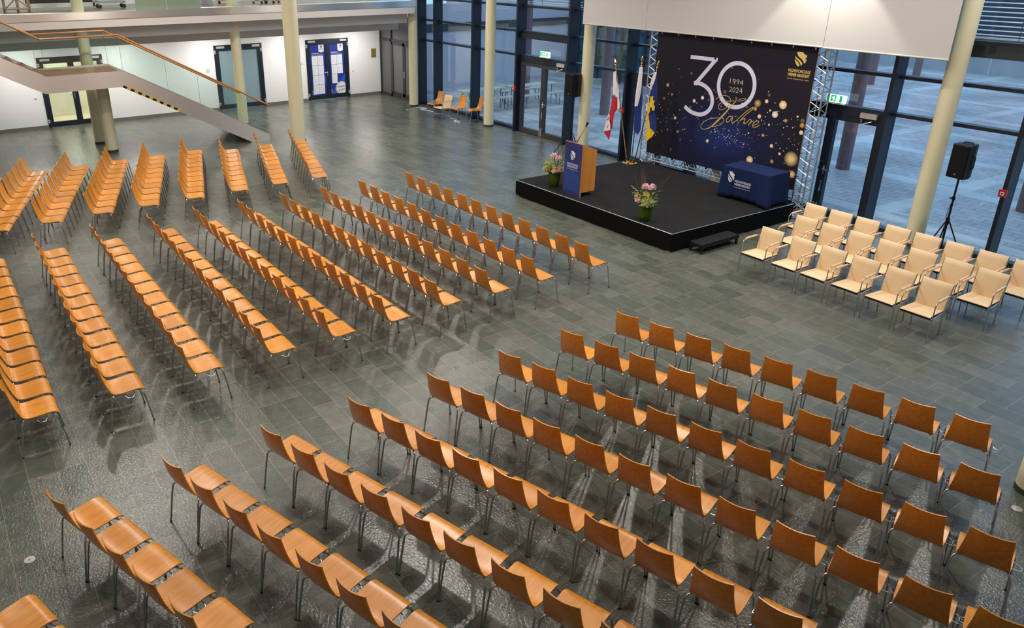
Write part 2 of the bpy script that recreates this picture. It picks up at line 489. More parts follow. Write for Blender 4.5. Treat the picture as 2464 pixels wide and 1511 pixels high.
# ------------------------------------------------------------------ mesh helpers
class MB:
    def __init__(s):
        s.v, s.f, s.m, s.uv = [], [], [], {}

    def add(s, vs, fs, mi=0):
        o = len(s.v)
        s.v += [tuple(v) for v in vs]
        s.f += [tuple(i + o for i in f) for f in fs]
        s.m += [mi] * len(fs)
        return s

    def box(s, x0, x1, y0, y1, z0, z1, mi=0):
        vs = [(x0, y0, z0), (x1, y0, z0), (x1, y1, z0), (x0, y1, z0), (x0, y0, z1), (x1, y0, z1), (x1, y1, z1), (x0, y1, z1)]
        return s.add(vs, [(3, 2, 1, 0), (4, 5, 6, 7), (0, 1, 5, 4), (1, 2, 6, 5), (2, 3, 7, 6), (3, 0, 4, 7)], mi)

    def hexa(s, vs, mi=0):
        return s.add(vs, [(3, 2, 1, 0), (4, 5, 6, 7), (0, 1, 5, 4), (1, 2, 6, 5), (2, 3, 7, 6), (3, 0, 4, 7)], mi)

    def tube(s, pts, r, n=8, mi=0, cap=True):
        pts = [Vector(p) for p in pts]
        rs = r if isinstance(r, (list, tuple)) else [r] * len(pts)
        tang = []
        for i in range(len(pts)):
            a = pts[max(i - 1, 0)]
            b = pts[min(i + 1, len(pts) - 1)]
            tang.append((b - a).normalized())
        t = tang[0]
        ref = Vector((0, 0, 1)) if abs(t.z) < 0.9 else Vector((1, 0, 0))
        nrm = t.cross(ref).normalized()
        vs = []
        for i, p in enumerate(pts):
            if i:
                nrm = (nrm - tang[i] * nrm.dot(tang[i]))
                if nrm.length < 1e-6:
                    nrm = tang[i].cross(ref)
                nrm.normalize()
            bn = tang[i].cross(nrm)
            for k in range(n):
                a = 2 * pi * k / n
                vs.append(p + (nrm * cos(a) + bn * sin(a)) * rs[i])
        fs = []
        for i in range(len(pts) - 1):
            for k in range(n):
                k2 = (k + 1) % n
                fs.append((i * n + k, i * n + k2, (i + 1) * n + k2, (i + 1) * n + k))
        if cap:
            fs.append(tuple(range(n - 1, -1, -1)))
            fs.append(tuple((len(pts) - 1) * n + k for k in range(n)))
        return s.add(vs, fs, mi)

    def lathe(s, prof, c=(0, 0, 0), n=24, mi=0, cap=True):
        vs = []
        for r, z in prof:
            for k in range(n):
                a = 2 * pi * k / n
                vs.append((c[0] + r * cos(a), c[1] + r * sin(a), c[2] + z))
        fs = []
        for i in range(len(prof) - 1):
            for k in range(n):
                k2 = (k + 1) % n
                fs.append((i * n + k, i * n + k2, (i + 1) * n + k2, (i + 1) * n + k))
        if cap:
            fs.append(tuple(range(n - 1, -1, -1)))
            fs.append(tuple((len(prof) - 1) * n + k for k in range(n)))
        return s.add(vs, fs, mi)

    def ball(s, c, r, n=8, mi=0, sz=1.0):
        prof = [(max(r * sin(pi * i / 6), 0.0005), -r * cos(pi * i / 6) * sz) for i in range(7)]
        return s.lathe(prof, c, n, mi)

    def prism(s, poly, org, ux, uz, depth, mi=0):
        """2-D polygon (a, b) placed at org + a*ux + b*uz, given a thickness along ux x uz"""
        org, ux, uz = Vector(org), Vector(ux), Vector(uz)
        nn = ux.cross(uz).normalized() * depth
        front = [org + ux * a + uz * b + nn for a, b in poly]
        back = [org + ux * a + uz * b for a, b in poly]
        k = len(poly)
        fs = [tuple(range(k)), tuple(range(2 * k - 1, k - 1, -1))]
        for i in range(k):
            j = (i + 1) % k
            fs.append((i + k, j + k, j, i))
        return s.add(front + back, fs, mi)

    def stroke(s, pts, w, org, ux, uz, depth, mi=0, closed=False):
        """flat ribbon of given width(s) along a polyline in the plane"""
        p = [Vector((a, b)) for a, b in pts]
        n = len(p)
        ws = w if isinstance(w, (list, tuple)) else [w] * n
        L, R = [], []
        for i in range(n):
            if closed:
                a, b = p[(i - 1) % n], p[(i + 1) % n]
            else:
                a, b = p[max(i - 1, 0)], p[min(i + 1, n - 1)]
            d = (b - a).normalized()
            q = Vector((-d.y, d.x)) * ws[i] / 2
            L.append(p[i] + q)
            R.append(p[i] - q)
        org, ux, uz = Vector(org), Vector(ux), Vector(uz)
        nn = ux.cross(uz).normalized() * depth
        vs = [org + ux * q.x + uz * q.y + nn for q in L] + [org + ux * q.x + uz * q.y + nn for q in R]
        vs += [v - nn for v in vs[:2 * n]]
        fs = []
        m = n if closed else n - 1
        for i in range(m):
            j = (i + 1) % n
            fs.append((n + i, n + j, j, i))
            fs.append((2 * n + i, 2 * n + j, 3 * n + j, 3 * n + i))
            fs.append((i, j, 2 * n + j, 2 * n + i))
            fs.append((n + j, n + i, 3 * n + i, 3 * n + j))
        return s.add(vs, fs, mi)

    def disc_uv(s, c, r, ux, uz, n=20, mi=0, off=0.0):
        c, ux, uz = Vector(c), Vector(ux), Vector(uz)
        nn = ux.cross(uz).normalized()
        c = c + nn * off
        vs = [c] + [c + (ux * cos(2 * pi * k / n) + uz * sin(2 * pi * k / n)) * r for k in range(n)]
        o = len(s.v)
        fs = [(0, 1 + k, 1 + (k + 1) % n) for k in range(n)]
        s.add(vs, fs, mi)
        s.uv[o] = (0, 0)
        for k in range(n):
            s.uv[o + 1 + k] = (cos(2 * pi * k / n), sin(2 * pi * k / n))
        return s

    def text(s, body, org, ux, uz, size, depth=0.002, bold=0.0, mi=0, width=None, align='LEFT', res=3):
        cu = bpy.data.curves.new('text', 'FONT')
        cu.body = body
        cu.size = 1.0
        cu.offset = bold
        cu.resolution_u = res
        cu.align_x = align
        o = bpy.data.objects.new('text', cu)
        COL.objects.link(o)
        dg = bpy.context.evaluated_depsgraph_get()
        me = o.evaluated_get(dg).to_mesh()
        vs = [v.co.copy() for v in me.vertices]
        fs = [tuple(p.vertices) for p in me.polygons]
        o.evaluated_get(dg).to_mesh_clear()
        bpy.data.objects.remove(o)
        bpy.data.curves.remove(cu)
        if not vs:
            return s
        x0, x1 = min(v.x for v in vs), max(v.x for v in vs)
        k = size
        kx = (width / (x1 - x0)) if width else size
        org, ux, uz = Vector(org), Vector(ux), Vector(uz)
        nn = ux.cross(uz).normalized() * depth
        base = x0 if align == 'LEFT' else 0
        s.add([org + ux * ((v.x - base) * kx) + uz * (v.y * k) + nn for v in vs], fs, mi)
        return s


def rootloc(o):
    p = Vector((0, 0, 0))
    while o is not None:
        p += o.location
        o = o.parent
    return p


def obj(name, mb, mats, parent=None, smooth=None, local=False):
    me = bpy.data.meshes.new(name)
    off = Vector((0, 0, 0)) if (parent is None or local) else rootloc(parent)
    me.from_pydata([(v[0] - off.x, v[1] - off.y, v[2] - off.z) for v in mb.v], [], mb.f)
    if not isinstance(mats, (list, tuple)):
        mats = [mats]
    for m in mats:
        me.materials.append(m if not isinstance(m, str) else M[m])
    if len(mats) > 1:
        for p, mi in zip(me.polygons, mb.m):
            p.material_index = mi
    if mb.uv:
        uvl = me.uv_layers.new(name='UVMap')
        for lp in me.loops:
            uvl.data[lp.index].uv = mb.uv.get(lp.vertex_index, (0, 0))
    me.validate()
    bm = bmesh.new()
    bm.from_mesh(me)
    if not mb.uv:
        bmesh.ops.recalc_face_normals(bm, faces=bm.faces)
    if smooth is not None:
        ca = radians(smooth)
        for f in bm.faces:
            f.smooth = True
        for e in bm.edges:
            if len(e.link_faces) == 2:
                e.smooth = e.calc_face_angle(0) < ca
    bm.to_mesh(me)
    bm.free()
    o = bpy.data.objects.new(name, me)
    COL.objects.link(o)
    if parent is not None:
        o.parent = parent
    return o


def tag(o, label=None, cat=None, group=None, kind=None):
    if label:
        o['label'] = label
    if cat:
        o['category'] = cat
    if group:
        o['group'] = group
    if kind:
        o['kind'] = kind
    return o


def thing(name, label, cat, loc=(0, 0, 0), group=None, kind=None):
    o = bpy.data.objects.new(name, None)
    o.empty_display_size = 0.1
    COL.objects.link(o)
    o.location = loc
    return tag(o, label, cat, group, kind)


def children(o):
    return list(o.children)


def copy_tree(o, parent=None):
    c = o.copy()
    COL.objects.link(c)
    if parent is not None:
        c.parent = parent
    for ch in children(o):
        copy_tree(ch, c)
    return c


X, Y, Z = Vector((1, 0, 0)), Vector((0, 1, 0)), Vector((0, 0, 1))
ORD = ['zeroth', 'first', 'second', 'third', 'fourth', 'fifth', 'sixth', 'seventh', 'eighth', 'ninth', 'tenth', 'eleventh', 'twelfth']

# ------------------------------------------------------------------ the room shell
XW, YF = -28.25, 15.83
fl = obj('floor', MB().add([(-28.4, -7, 0), (5, -7, 0), (5, 15.95, 0), (-28.4, 15.95, 0), (-28.4, -7, -0.15), (5, -7, -0.15), (5, 15.95, -0.15), (-28.4, 15.95, -0.15)],
         [(0, 1, 2, 3), (7, 6, 5, 4), (0, 4, 5, 1), (1, 5, 6, 2), (2, 6, 7, 3), (3, 7, 4, 0)]), 'floor')
tag(fl, 'grey slate tile floor of the hall', 'floor', kind='structure')
tag(obj('ceiling', MB().box(-28.6, 5.2, -7.2, 16.1, 8.6, 8.8), 'ceiling'), 'pale hall ceiling', 'ceiling', kind='structure')
tag(obj('wall_rear', MB().box(-28.6, 5.2, -7.2, -7.0, 0, 8.6), 'wall'), 'white wall behind the seats', 'wall', kind='structure')
tag(obj('wall_right', MB().box(5.0, 5.2, -7.2, 16.1, 0, 8.6), 'wall'), 'white wall at the far end of the hall', 'wall', kind='structure')
DOORS = [(3.09, 5.07, 2.23), (8.83, 10.63, 2.28), (12.37, 14.18, 2.28)]
mb = MB()
prev = -7.2
for (a, b, h) in DOORS:
    mb.box(XW - 0.25, XW, prev, a, 0, 8.6)
    mb.box(XW - 0.25, XW, a, b, h, 8.6)
    prev = b
mb.box(XW - 0.25, XW, prev, 15.62, 0, 8.6)
tag(obj('wall_left', mb, 'wall'), 'white wall with double doors under the gallery', 'wall', kind='structure')
mb = MB()
prev = -7.0
for (a, b, h) in DOORS + [(15.6, 16, 0)]:
    mb.box(XW, XW + 0.015, prev, a, 0, 0.09)
    prev = b
tag(obj('baseboard_left', mb, 'skirting'), 'grey skirting along the white wall', 'baseboard', kind='structure')


# --- doors in the white wall
def handle(mb, x, y, z, dy):
    mb.box(x, x + 0.012, y - 0.02, y + 0.02, z - 0.09, z + 0.05)
    mb.tube([(x + 0.01, y, z), (x + 0.055, y, z), (x + 0.06, y + dy * 0.02, z), (x + 0.06, y + dy * 0.13, z)], 0.011, 8)


def wall_door(name, a, b, h, pane, label):
    d = thing(name, label, 'door', (XW, (a + b) / 2, 0), kind='structure')
    x0, x1 = XW - 0.09, XW + 0.02
    fr = MB().box(x0, x1, a, a + 0.09, 0, h).box(x0, x1, b - 0.09, b, 0, h).box(x0, x1, a + 0.09, b - 0.09, h - 0.12, h)
    f = obj('frame', fr, 'door_navy', d)
    for k, (p, q) in enumerate(((a + 0.09, (a + b) / 2), ((a + b) / 2, b - 0.09))):
        lf = MB().box(x0 + 0.01, x1 - 0.01, p, p + 0.09, 0.01, h - 0.12).box(x0 + 0.01, x1 - 0.01, q - 0.09, q, 0.01, h - 0.12)
        lf.box(x0 + 0.01, x1 - 0.01, p + 0.09, q - 0.09, 0.01, 0.17).box(x0 + 0.01, x1 - 0.01, p + 0.09, q - 0.09, h - 0.2, h - 0.12)
        leaf = obj('leaf', lf, 'door_navy', d)
        obj('pane', MB().box(XW - 0.045, XW - 0.03, p + 0.09, q - 0.09, 0.17, h - 0.2), pane, leaf)
        cl = MB()
        if k == 0:
            cl.box(x1, x1 + 0.06, a + 0.1, a + 0.38, h - 0.11, h - 0.04)
        else:
            cl.box(x1, x1 + 0.06, b - 0.38, b - 0.1, h - 0.11, h - 0.04)
        obj('door_closer', cl, 'silver', leaf)
        hg = MB()
        ye = a + 0.03 if k == 0 else b - 0.03
        for zz in (0.14, h - 0.3):
            hg.tube([(x1 + 0.012, ye, zz), (x1 + 0.012, ye, zz + 0.13)], 0.014, 6)
            hg.box(x1, x1 + 0.012, ye - 0.045, ye + 0.045, zz + 0.03, zz + 0.055)
            hg.box(x1, x1 + 0.012, ye - 0.045, ye + 0.045, zz + 0.085, zz + 0.11)
        obj('hinge', hg, 'silver', leaf)
        if k == 0:
            hm = MB()
            handle(hm, x1, q - 0.045, 1.02, -1)
            hm.box(x1, x1 + 0.014, q - 0.06, q - 0.03, 0.86, 0.93)
            obj('handle', hm, 'chrome', leaf)
    return d


d1 = wall_door('door_1', *DOORS[0], 'glass', 'glazed navy double door behind the stair landing')
d2 = wall_door('door_2', *DOORS[1], 'teal', 'navy double door with frosted teal panes')
d3 = wall_door('door_3', *DOORS[2], 'glass', 'navy double door covered with blue posters')

# lit room behind the first door
rm = MB()
rm.box(-31.6, -28.5, 2.3, 2.4, 0, 2.7).box(-31.6, -28.5, 6.3, 6.4, 0, 2.7).box(-31.7, -31.6, 2.3, 6.4, 0, 2.7).box(-31.6, -28.5, 2.4, 6.3, 2.6, 2.7)
tag(obj('wall_side_room', rm, 'cream'), 'cream side room seen through the glazed door', 'room', kind='structure')
tag(obj('floor_side_room', MB().box(-31.6, -28.4, 2.4, 6.3, -0.05, 0.0), mat('beige_tiles', (0.62, 0.55, 0.38), 0.25)), 'pale tiled floor of the side room', 'floor', kind='structure')
lamp('side_room_light', (-30, 4.2, 2.5), 75, 0.8, (1, 0.95, 0.8), target=(-30, 4.2, 0))
rad = thing('radiator', 'white slatted radiator seen through the glazed door', 'radiator', (-30.2, 2.62, 0.1))
obj('panel', MB().box(-31.0, -29.6, 2.42, 2.5, 0.15, 1.3), 'white', rad)
rb = MB()
for i in range(11):
    rb.box(-31.0, -29.6, 2.5, 2.53, 0.2 + i * 0.1, 0.24 + i * 0.1)
obj('slat', rb, 'silver', rad)
cab = tag(obj('cupboard', MB().box(-30.9, -30.2, 3.4, 4.3, 0.0, 1.5), 'cream'), 'plain cream cupboard seen through the glazed door', 'cupboard')


# ------------------------------------------------------------------ print helpers
CREST = [
    [(0.136, 0.0), (0.20, 0.06), (0.26, 0.02), (0.33, 0.06), (0.42, 0.02), (0.52, 0.05), (0.62, 0.02), (0.66, 0.13), (0.80, 0.17), (0.84, 0.22), (0.98, 0.21), (0.94, 0.31), (0.98, 0.37), (0.86, 0.41), (0.83, 0.46), (0.97, 0.47), (0.94, 0.62), (0.87, 0.74), (0.80, 0.76), (0.76, 0.65), (0.64, 0.53), (0.46, 0.43), (0.30, 0.34), (0.17, 0.18)],
    [(0.03, 0.29), (0.10, 0.385), (0.28, 0.48), (0.50, 0.60), (0.66, 0.74), (0.69, 0.86), (0.60, 0.93), (0.53, 0.80), (0.38, 0.67), (0.16, 0.54), (0.05, 0.44)],
    [(0.02, 0.53), (0.13, 0.61), (0.33, 0.73), (0.49, 0.87), (0.46, 0.96), (0.37, 1.0), (0.22, 0.88), (0.09, 0.71)],
]


def crest(mb, org, ux, uz, w, h, depth=0.002, mi=0):
    """crest with its top-left corner at org"""
    for poly in CREST:
        mb.prism([(a * w, -b * h) for a, b in poly], org, ux, uz, depth, mi)


def institute(mb, org, ux, uz, w, lines=True, mi=0):
    """two bold lines and a thin one, top-left at org"""
    k = w * 0.125
    o = Vector(org)
    mb.text('FACHHOCHSCHULE', o - Vector(uz) * k, ux, uz, k * 1.35, 0.002, 0.018, mi, w)
    mb.text('WIENER NEUSTADT', o - Vector(uz) * k * 2.35, ux, uz, k * 1.35, 0.002, 0.018, mi, w * 0.985)
    mb.text('University of Applied Sciences - Austria', o - Vector(uz) * k * 3.35, ux, uz, k * 0.62, 0.002, 0.0, mi, w * 0.985)


# posters on the blue door
px = XW - 0.028
for k, (p, q) in enumerate(((12.37 + 0.18, 13.275 - 0.09), (13.275 + 0.09, 14.18 - 0.18))):
    w = q - p
    ps = thing('poster', ('blue poster with eight white sheets filling the door leaf', 'blue poster with five white sheets and a round Training & Sport badge')[k], 'poster', (px, (p + q) / 2, 0.17), 'posters on the blue door')
    obj('sheet_back', MB().box(px, px + 0.004, p, q, 0.17, 2.08), 'poster', ps)
    bl = MB().prism([(0, 0.0), (w * 0.55, 0), (w, 0.5), (w, 0.75)], (px + 0.004, p, 0.17), Y, Z, 0.001)
    bl.prism([(0, 1.1), (w * 0.2, 1.3), (0, 1.6)], (px + 0.004, p, 0.17), Y, Z, 0.001)
    obj('light_band', bl, 'posterlight', ps)
    xs = px + 0.006
    sh = MB()
    ln = MB()
    cells = [(c, r) for r in range(4) for c in range(2)] if k == 0 else [(0, 0), (1, 0), (0, 1), (1, 1), (0, 2)]
    for (c, r) in cells:
        y0 = p + 0.07 + c * 0.245
        z1 = 1.66 - r * 0.365
        sh.box(xs, xs + 0.003, y0, y0 + 0.232, z1 - 0.352, z1)
        for i in range(9):
            ln.box(xs + 0.003, xs + 0.004, y0 + 0.02, y0 + 0.2 - 0.03 * ((i * 7) % 3), z1 - 0.05 - i * 0.032, z1 - 0.042 - i * 0.032)
    obj('paper_sheets', sh, 'paper', ps)
    obj('printed_lines', ln, 'paperline', ps)
    sy = q - 0.27
    shd = MB().prism([(0, 0.13), (0, -0.13), (0.115, -0.17), (0.23, -0.13), (0.23, 0.13)], (xs, sy, 1.95), Y, Z, 0.003)
    obj('badge_shield', shd, 'paper', ps)
    lg = MB()
    crest(lg, (xs + 0.004, sy + 0.075, 2.05), Y, Z, 0.085, 0.12)
    lg.text('FACHHOCHSCHULE', (xs + 0.004, sy + 0.03, 1.90), Y, Z, 0.03, 0.001, 0.02, 0, 0.17)
    obj('badge_print', lg, 'navy_print', ps)
    tx = MB()
    tx.text('Training & Sport', (xs, p + 0.07, 1.745), Y, Z, 0.055, 0.002, 0.03, 0, 0.32)
    tx.text('Aktuelle Forschungsthemen', (xs, p + 0.07, 1.685), Y, Z, 0.052, 0.002, 0.0, 0, 0.47)
    obj('headline', tx, 'paper', ps)
    sm = MB()
    sm.text('FHWN', (xs, p + 0.05, 0.2), Z, -Y, 0.05, 0.002, 0.03, 0, 0.16)
    obj('side_mark', sm, 'paper', ps)
    if k == 1:
        cy, cz, R = q - 0.17, 0.37, 0.26
        cut = lambda a: max(min(a, q), p)
        ring = [(cut(cy + R * cos(t)) - cy, max(cz + R * sin(t), 0.17) - cz) for t in [2 * pi * i / 40 for i in range(40)]]
        ring2 = [(cut(cy + R * 0.93 * cos(t)) - cy, max(cz + R * 0.93 * sin(t), 0.175) - cz) for t in [2 * pi * i / 40 for i in range(40)]]
        ring3 = [(cut(cy + R * 0.87 * cos(t)) - cy, max(cz + R * 0.87 * sin(t), 0.18) - cz) for t in [2 * pi * i / 40 for i in range(40)]]
        bd = MB().prism(ring, (xs, cy, cz), Y, Z, 0.002).prism(ring2, (xs + 0.002, cy, cz), Y, Z, 0.001, 1).prism(ring3, (xs + 0.003, cy, cz), Y, Z, 0.001)
        uu = Vector((0, cos(0.2), sin(0.2)))
        vv = Vector((0, -sin(0.2), cos(0.2)))
        bd.text('Training', (xs + 0.0045, cy - 0.18, cz - 0.0), uu, vv, 0.105, 0.001, 0.015, 1, 0.31)
        bd.text('& Sport', (xs + 0.0045, cy - 0.13, cz - 0.12), uu, vv, 0.105, 0.001, 0.015, 1, 0.27)
        obj('round_badge', bd, ['paper', 'navy_print'], ps)

# small things on the wall
for (y, z, l) in ((8.55, 1.45, 'small white switch plate beside the teal door'), (12.14, 1.45, 'small white switch plate beside the blue poster door')):
    s_ = thing('wall_switch', l, 'switch', (XW, y, z))
    obj('plate', MB().box(XW, XW + 0.02, y - 0.08, y + 0.08, z - 0.065, z + 0.065), 'white', s_)
    obj('rocker', MB().box(XW + 0.02, XW + 0.03, y - 0.055, y + 0.055, z - 0.04, z + 0.04), mat('switch_grey', (0.6, 0.6, 0.6), 0.4), s_)
for (y, z, l) in ((2.86, 1.0, 'small white wall socket beside the glazed door'), (14.36, 1.02, 'small white wall socket beside the blue poster door')):
    s_ = thing('wall_socket', l, 'socket', (XW, y, z))
    obj('plate', MB().box(XW, XW + 0.02, y - 0.04, y + 0.04, z - 0.04, z + 0.04), 'white', s_)
    obj('insert', MB().add([(XW + 0.02, y - 0.025, z - 0.025), (XW + 0.02, y + 0.025, z - 0.025), (XW + 0.02, y, z + 0.02), (XW + 0.035, y - 0.01, z - 0.02), (XW + 0.035, y + 0.01, z - 0.02), (XW + 0.035, y, z + 0.005)], [(3, 4, 5), (0, 1, 4, 3), (1, 2, 5, 4), (2, 0, 3, 5)]), 'paperline', s_)
pq = thing('wall_plaque', 'bronze coloured plaque on the white wall', 'plaque', (XW, 15.3, 1.63))
obj('plate', MB().box(XW, XW + 0.03, 15.2, 15.4, 1.47, 1.8), 'plaque', pq)

# grey entrance between the white wall and the glass front
dd = thing('door_4', 'grey double door in the corner beside the glass front', 'door', (-26.8, 15.65, 0), kind='structure')
fr = MB()
for a, b in ((-28.25, -28.17), (-27.40, -27.30), (-25.42, -25.32)):
    fr.box(a, b, 15.6, 15.72, 0, 3.1)
fr.box(-28.25, -25.32, 15.6, 15.72, 2.12, 2.22).box(-28.25, -25.32, 15.6, 15.72, 0, 0.1).box(-28.25, -25.32, 15.6, 15.72, 2.98, 3.1)
obj('frame', fr, 'anthracite', dd)
obj('side_panel', MB().box(-28.17, -27.40, 15.65, 15.67, 0.1, 2.12).box(-28.17, -27.40, 15.65, 15.67, 2.22, 2.98).box(-27.3, -25.42, 15.65, 15.67, 2.22, 2.98), 'grey_panel', dd)
for k, (a, b) in enumerate(((-27.28, -26.37), (-26.35, -25.44))):
    lf = MB().box(a, a + 0.08, 15.59, 15.66, 0.1, 2.12).box(b - 0.08, b, 15.59, 15.66, 0.1, 2.12).box(a, b, 15.59, 15.66, 0.1, 0.22).box(a, b, 15.59, 15.66, 2.02, 2.12)
    leaf = obj('leaf', lf, 'anthracite', dd)
    obj('pane', MB().box(a + 0.08, b - 0.08, 15.62, 15.64, 0.22, 2.02), 'grey_panel', leaf)
    if k == 1:
        hm = MB().tube([(a + 0.04, 15.59, 1.02), (a + 0.04, 15.53, 1.02), (a + 0.15, 15.53, 1.02)], 0.011, 8).box(a + 0.02, a + 0.06, 15.575, 15.59, 0.84, 1.08)
        obj('handle', hm, 'chrome', leaf)

# ------------------------------------------------------------------ gallery
GZ = 3.77
g = MB().box(XW, -24.6, -7, 15.05, 3.35, 3.57)
tag(obj('gallery_slab', g, 'fascia'), 'cream white edge of the gallery floor slab', 'gallery', kind='structure')
tag(obj('trim_1', MB().box(-25.0, -24.58, -7, 15.06, 3.57, GZ), 'steel'), 'brushed steel band along the gallery edge', 'trim', kind='structure')
tag(obj('floor_gallery', MB().box(XW, -25.0, -7, 15.05, 3.57, GZ - 0.003), mat('gallery_floor', (0.16, 0.13, 0.11), 0.3, noise=(1.5, 0.2))), 'brown floor of the gallery', 'floor', kind='structure')
tag(obj('gallery_beam', MB().box(-25.95, -25.08, -7, 15.02, 3.0, 3.35), 'soffit'), 'grey white beam below the gallery edge', 'beam', kind='structure')
tag(obj('gallery_soffit', MB().box(XW, -25.95, -7, 15.15, 2.7, 3.35), 'soffit'), 'grey white soffit over the wall doors', 'soffit', kind='structure')
# balustrade of the gallery
bal = thing('glass_balustrade', 'clear glass balustrade standing on the steel gallery edge', 'balustrade', (-24.63, 8, GZ))
ys = [1.2, 2.9, 4.55, 6.45, 7.55, 8.62, 10.65, 13.0, 15.0]
for i in range(len(ys) - 1):
    obj('glass_panel', MB().box(-24.645, -24.63, ys[i] + 0.01, ys[i + 1] - 0.01, GZ, GZ + 1.0), 'rail_glass', bal)
obj('handrail', MB().tube([(-24.64, 1.2, GZ + 1.03), (-24.64, 15, GZ + 1.03)], 0.025, 8), 'rail_wood', bal)

# things standing on the gallery
fs = thing('glass_screen', 'frosted green glass partition on the gallery edge', 'partition', (-24.78, 6.55, GZ))
obj('panel', MB().box(-24.79, -24.77, 5.6, 6.5, GZ, GZ + 1.9), 'frost', fs)
obj('panel', MB().box(-24.79, -24.77, 6.52, 7.5, GZ, GZ + 1.9), 'frost', fs)
tr = thing('trestle', 'brown wooden trestle folded up on the gallery', 'trestle', (-25.5, 2.55, GZ))
for y in (2.28, 2.62, 2.9):
    obj('leg', MB().box(-25.52, -25.47, y - 0.02, y + 0.02, GZ, GZ + 0.9), 'raw_wood', tr)
    obj('leg', MB().box(-25.85, -25.80, y - 0.02, y + 0.02, GZ, GZ + 0.9), 'raw_wood', tr)
obj('brace', MB().tube([(-25.5, 2.28, GZ + 0.1), (-25.5, 2.9, GZ + 0.65)], 0.018, 6).tube([(-25.5, 2.9, GZ + 0.1), (-25.5, 2.28, GZ + 0.65)], 0.018, 6).box(-25.86, -25.46, 2.26, 2.92, GZ + 0.08, GZ + 0.11), 'raw_wood', tr)
pb = thing('display_board', 'wide dark picture board with white frame on the gallery', 'board', (-26.75, 3.9, GZ))
obj('picture', MB().box(-26.78, -26.74, 2.95, 4.8, GZ + 0.16, GZ + 1.6), 'board', pb)
obj('frame', MB().box(-26.79, -26.73, 2.9, 4.85, GZ + 0.04, GZ + 0.16).box(-26.79, -26.73, 2.9, 2.95, GZ + 0.16, GZ + 1.65).box(-26.79, -26.73, 4.8, 4.95, GZ + 0.04, GZ + 1.65), 'white', pb)
tl = thing('picture_trolley', 'metal trolley with orange food pictures on the gallery', 'trolley', (-26.2, 5.2, GZ))
obj('body', MB().box(-26.45, -26.0, 4.82, 5.6, GZ + 0.14, GZ + 0.22), 'alu', tl)
obj('picture', MB().box(-26.42, -26.38, 4.9, 5.55, GZ + 0.25, GZ + 0.9), 'food', tl)
fm = MB()
for (x, y) in ((-26.4, 4.85), (-26.4, 5.58)):
    fm.tube([(x, y, GZ + 0.2), (x, y, GZ + 1.0)], 0.015, 6)
obj('frame', fm, 'alu', tl)
for (x, y) in ((-26.4, 4.86), (-26.05, 4.86), (-26.4, 5.56), (-26.05, 5.56)):
    obj('caster', MB().ball((x, y, GZ + 0.06), 0.06, 8), 'rubber', tl)
bx = thing('copier', 'light grey copier standing on the gallery', 'copier', (-26.3, 8.18, GZ))
obj('body', MB().box(-26.6, -26.25, 8.0, 8.36, GZ, GZ + 0.8), mat('light_grey_plastic', (0.55, 0.55, 0.58), 0.5), bx)
obj('front_panel', MB().box(-26.25, -26.23, 8.06, 8.3, GZ + 0.2, GZ + 0.45), mat('mid_grey_plastic', (0.3, 0.3, 0.32), 0.5), bx)
oc = thing('orange_cabinet', 'small orange wheeled cabinet on the gallery', 'cabinet', (-26.6, 8.77, GZ))
obj('body', MB().box(-26.8, -26.4, 8.6, 8.98, GZ + 0.1, GZ + 0.7), 'orange_cab', oc)
for y in (8.64, 8.94):
    obj('caster', MB().ball((-26.44, y, GZ + 0.05), 0.05, 8), 'rubber', oc)
for (x, y, l) in ((-26.0, 9.85, 'black swivel chair with red casters on the gallery, beside the cabinet'), (-25.95, 10.25, 'black swivel chair with red casters on the gallery, beside the tall column')):
    sw = thing('swivel_chair', l, 'chair', (x, y, GZ), 'swivel chairs on the gallery')
    bm_ = MB()
    for k in range(5):
        a = 2 * pi * k / 5
        bm_.tube([(x, y, GZ + 0.12), (x + 0.24 * cos(a), y + 0.24 * sin(a), GZ + 0.09)], 0.015, 6)
    obj('base', bm_, 'alu', sw)
    for k in range(5):
        a = 2 * pi * k / 5
        obj('caster', MB().ball((x + 0.24 * cos(a), y + 0.24 * sin(a), GZ + 0.035), 0.035, 8).lathe([(0.028, 0.05), (0.028, 0.075)], (x + 0.24 * cos(a), y + 0.24 * sin(a), GZ), 8, 1), ['rubber', 'red'], sw)
    obj('seat', MB().lathe([(0.05, 0.12), (0.03, 0.2), (0.03, 0.4), (0.22, 0.42), (0.24, 0.46), (0.2, 0.5)], (x, y, GZ), 16), 'black', sw)

# ------------------------------------------------------------------ columns
def column(x, y, r, z0, z1, label, ring=True):
    c = thing('column', label, 'column', (x, y, z0), kind='structure')
    obj('shaft', MB().lathe([(r, 0.06 if ring else 0.0), (r, z1 - z0)], (x, y, z0), 40), 'column', c, 40)
    if ring:
        obj('base_ring', MB().lathe([(r + 0.004, 0.0), (r + 0.004, 0.065), (r - 0.01, 0.066)], (x, y, z0), 40), 'dark_ring', c, 40)


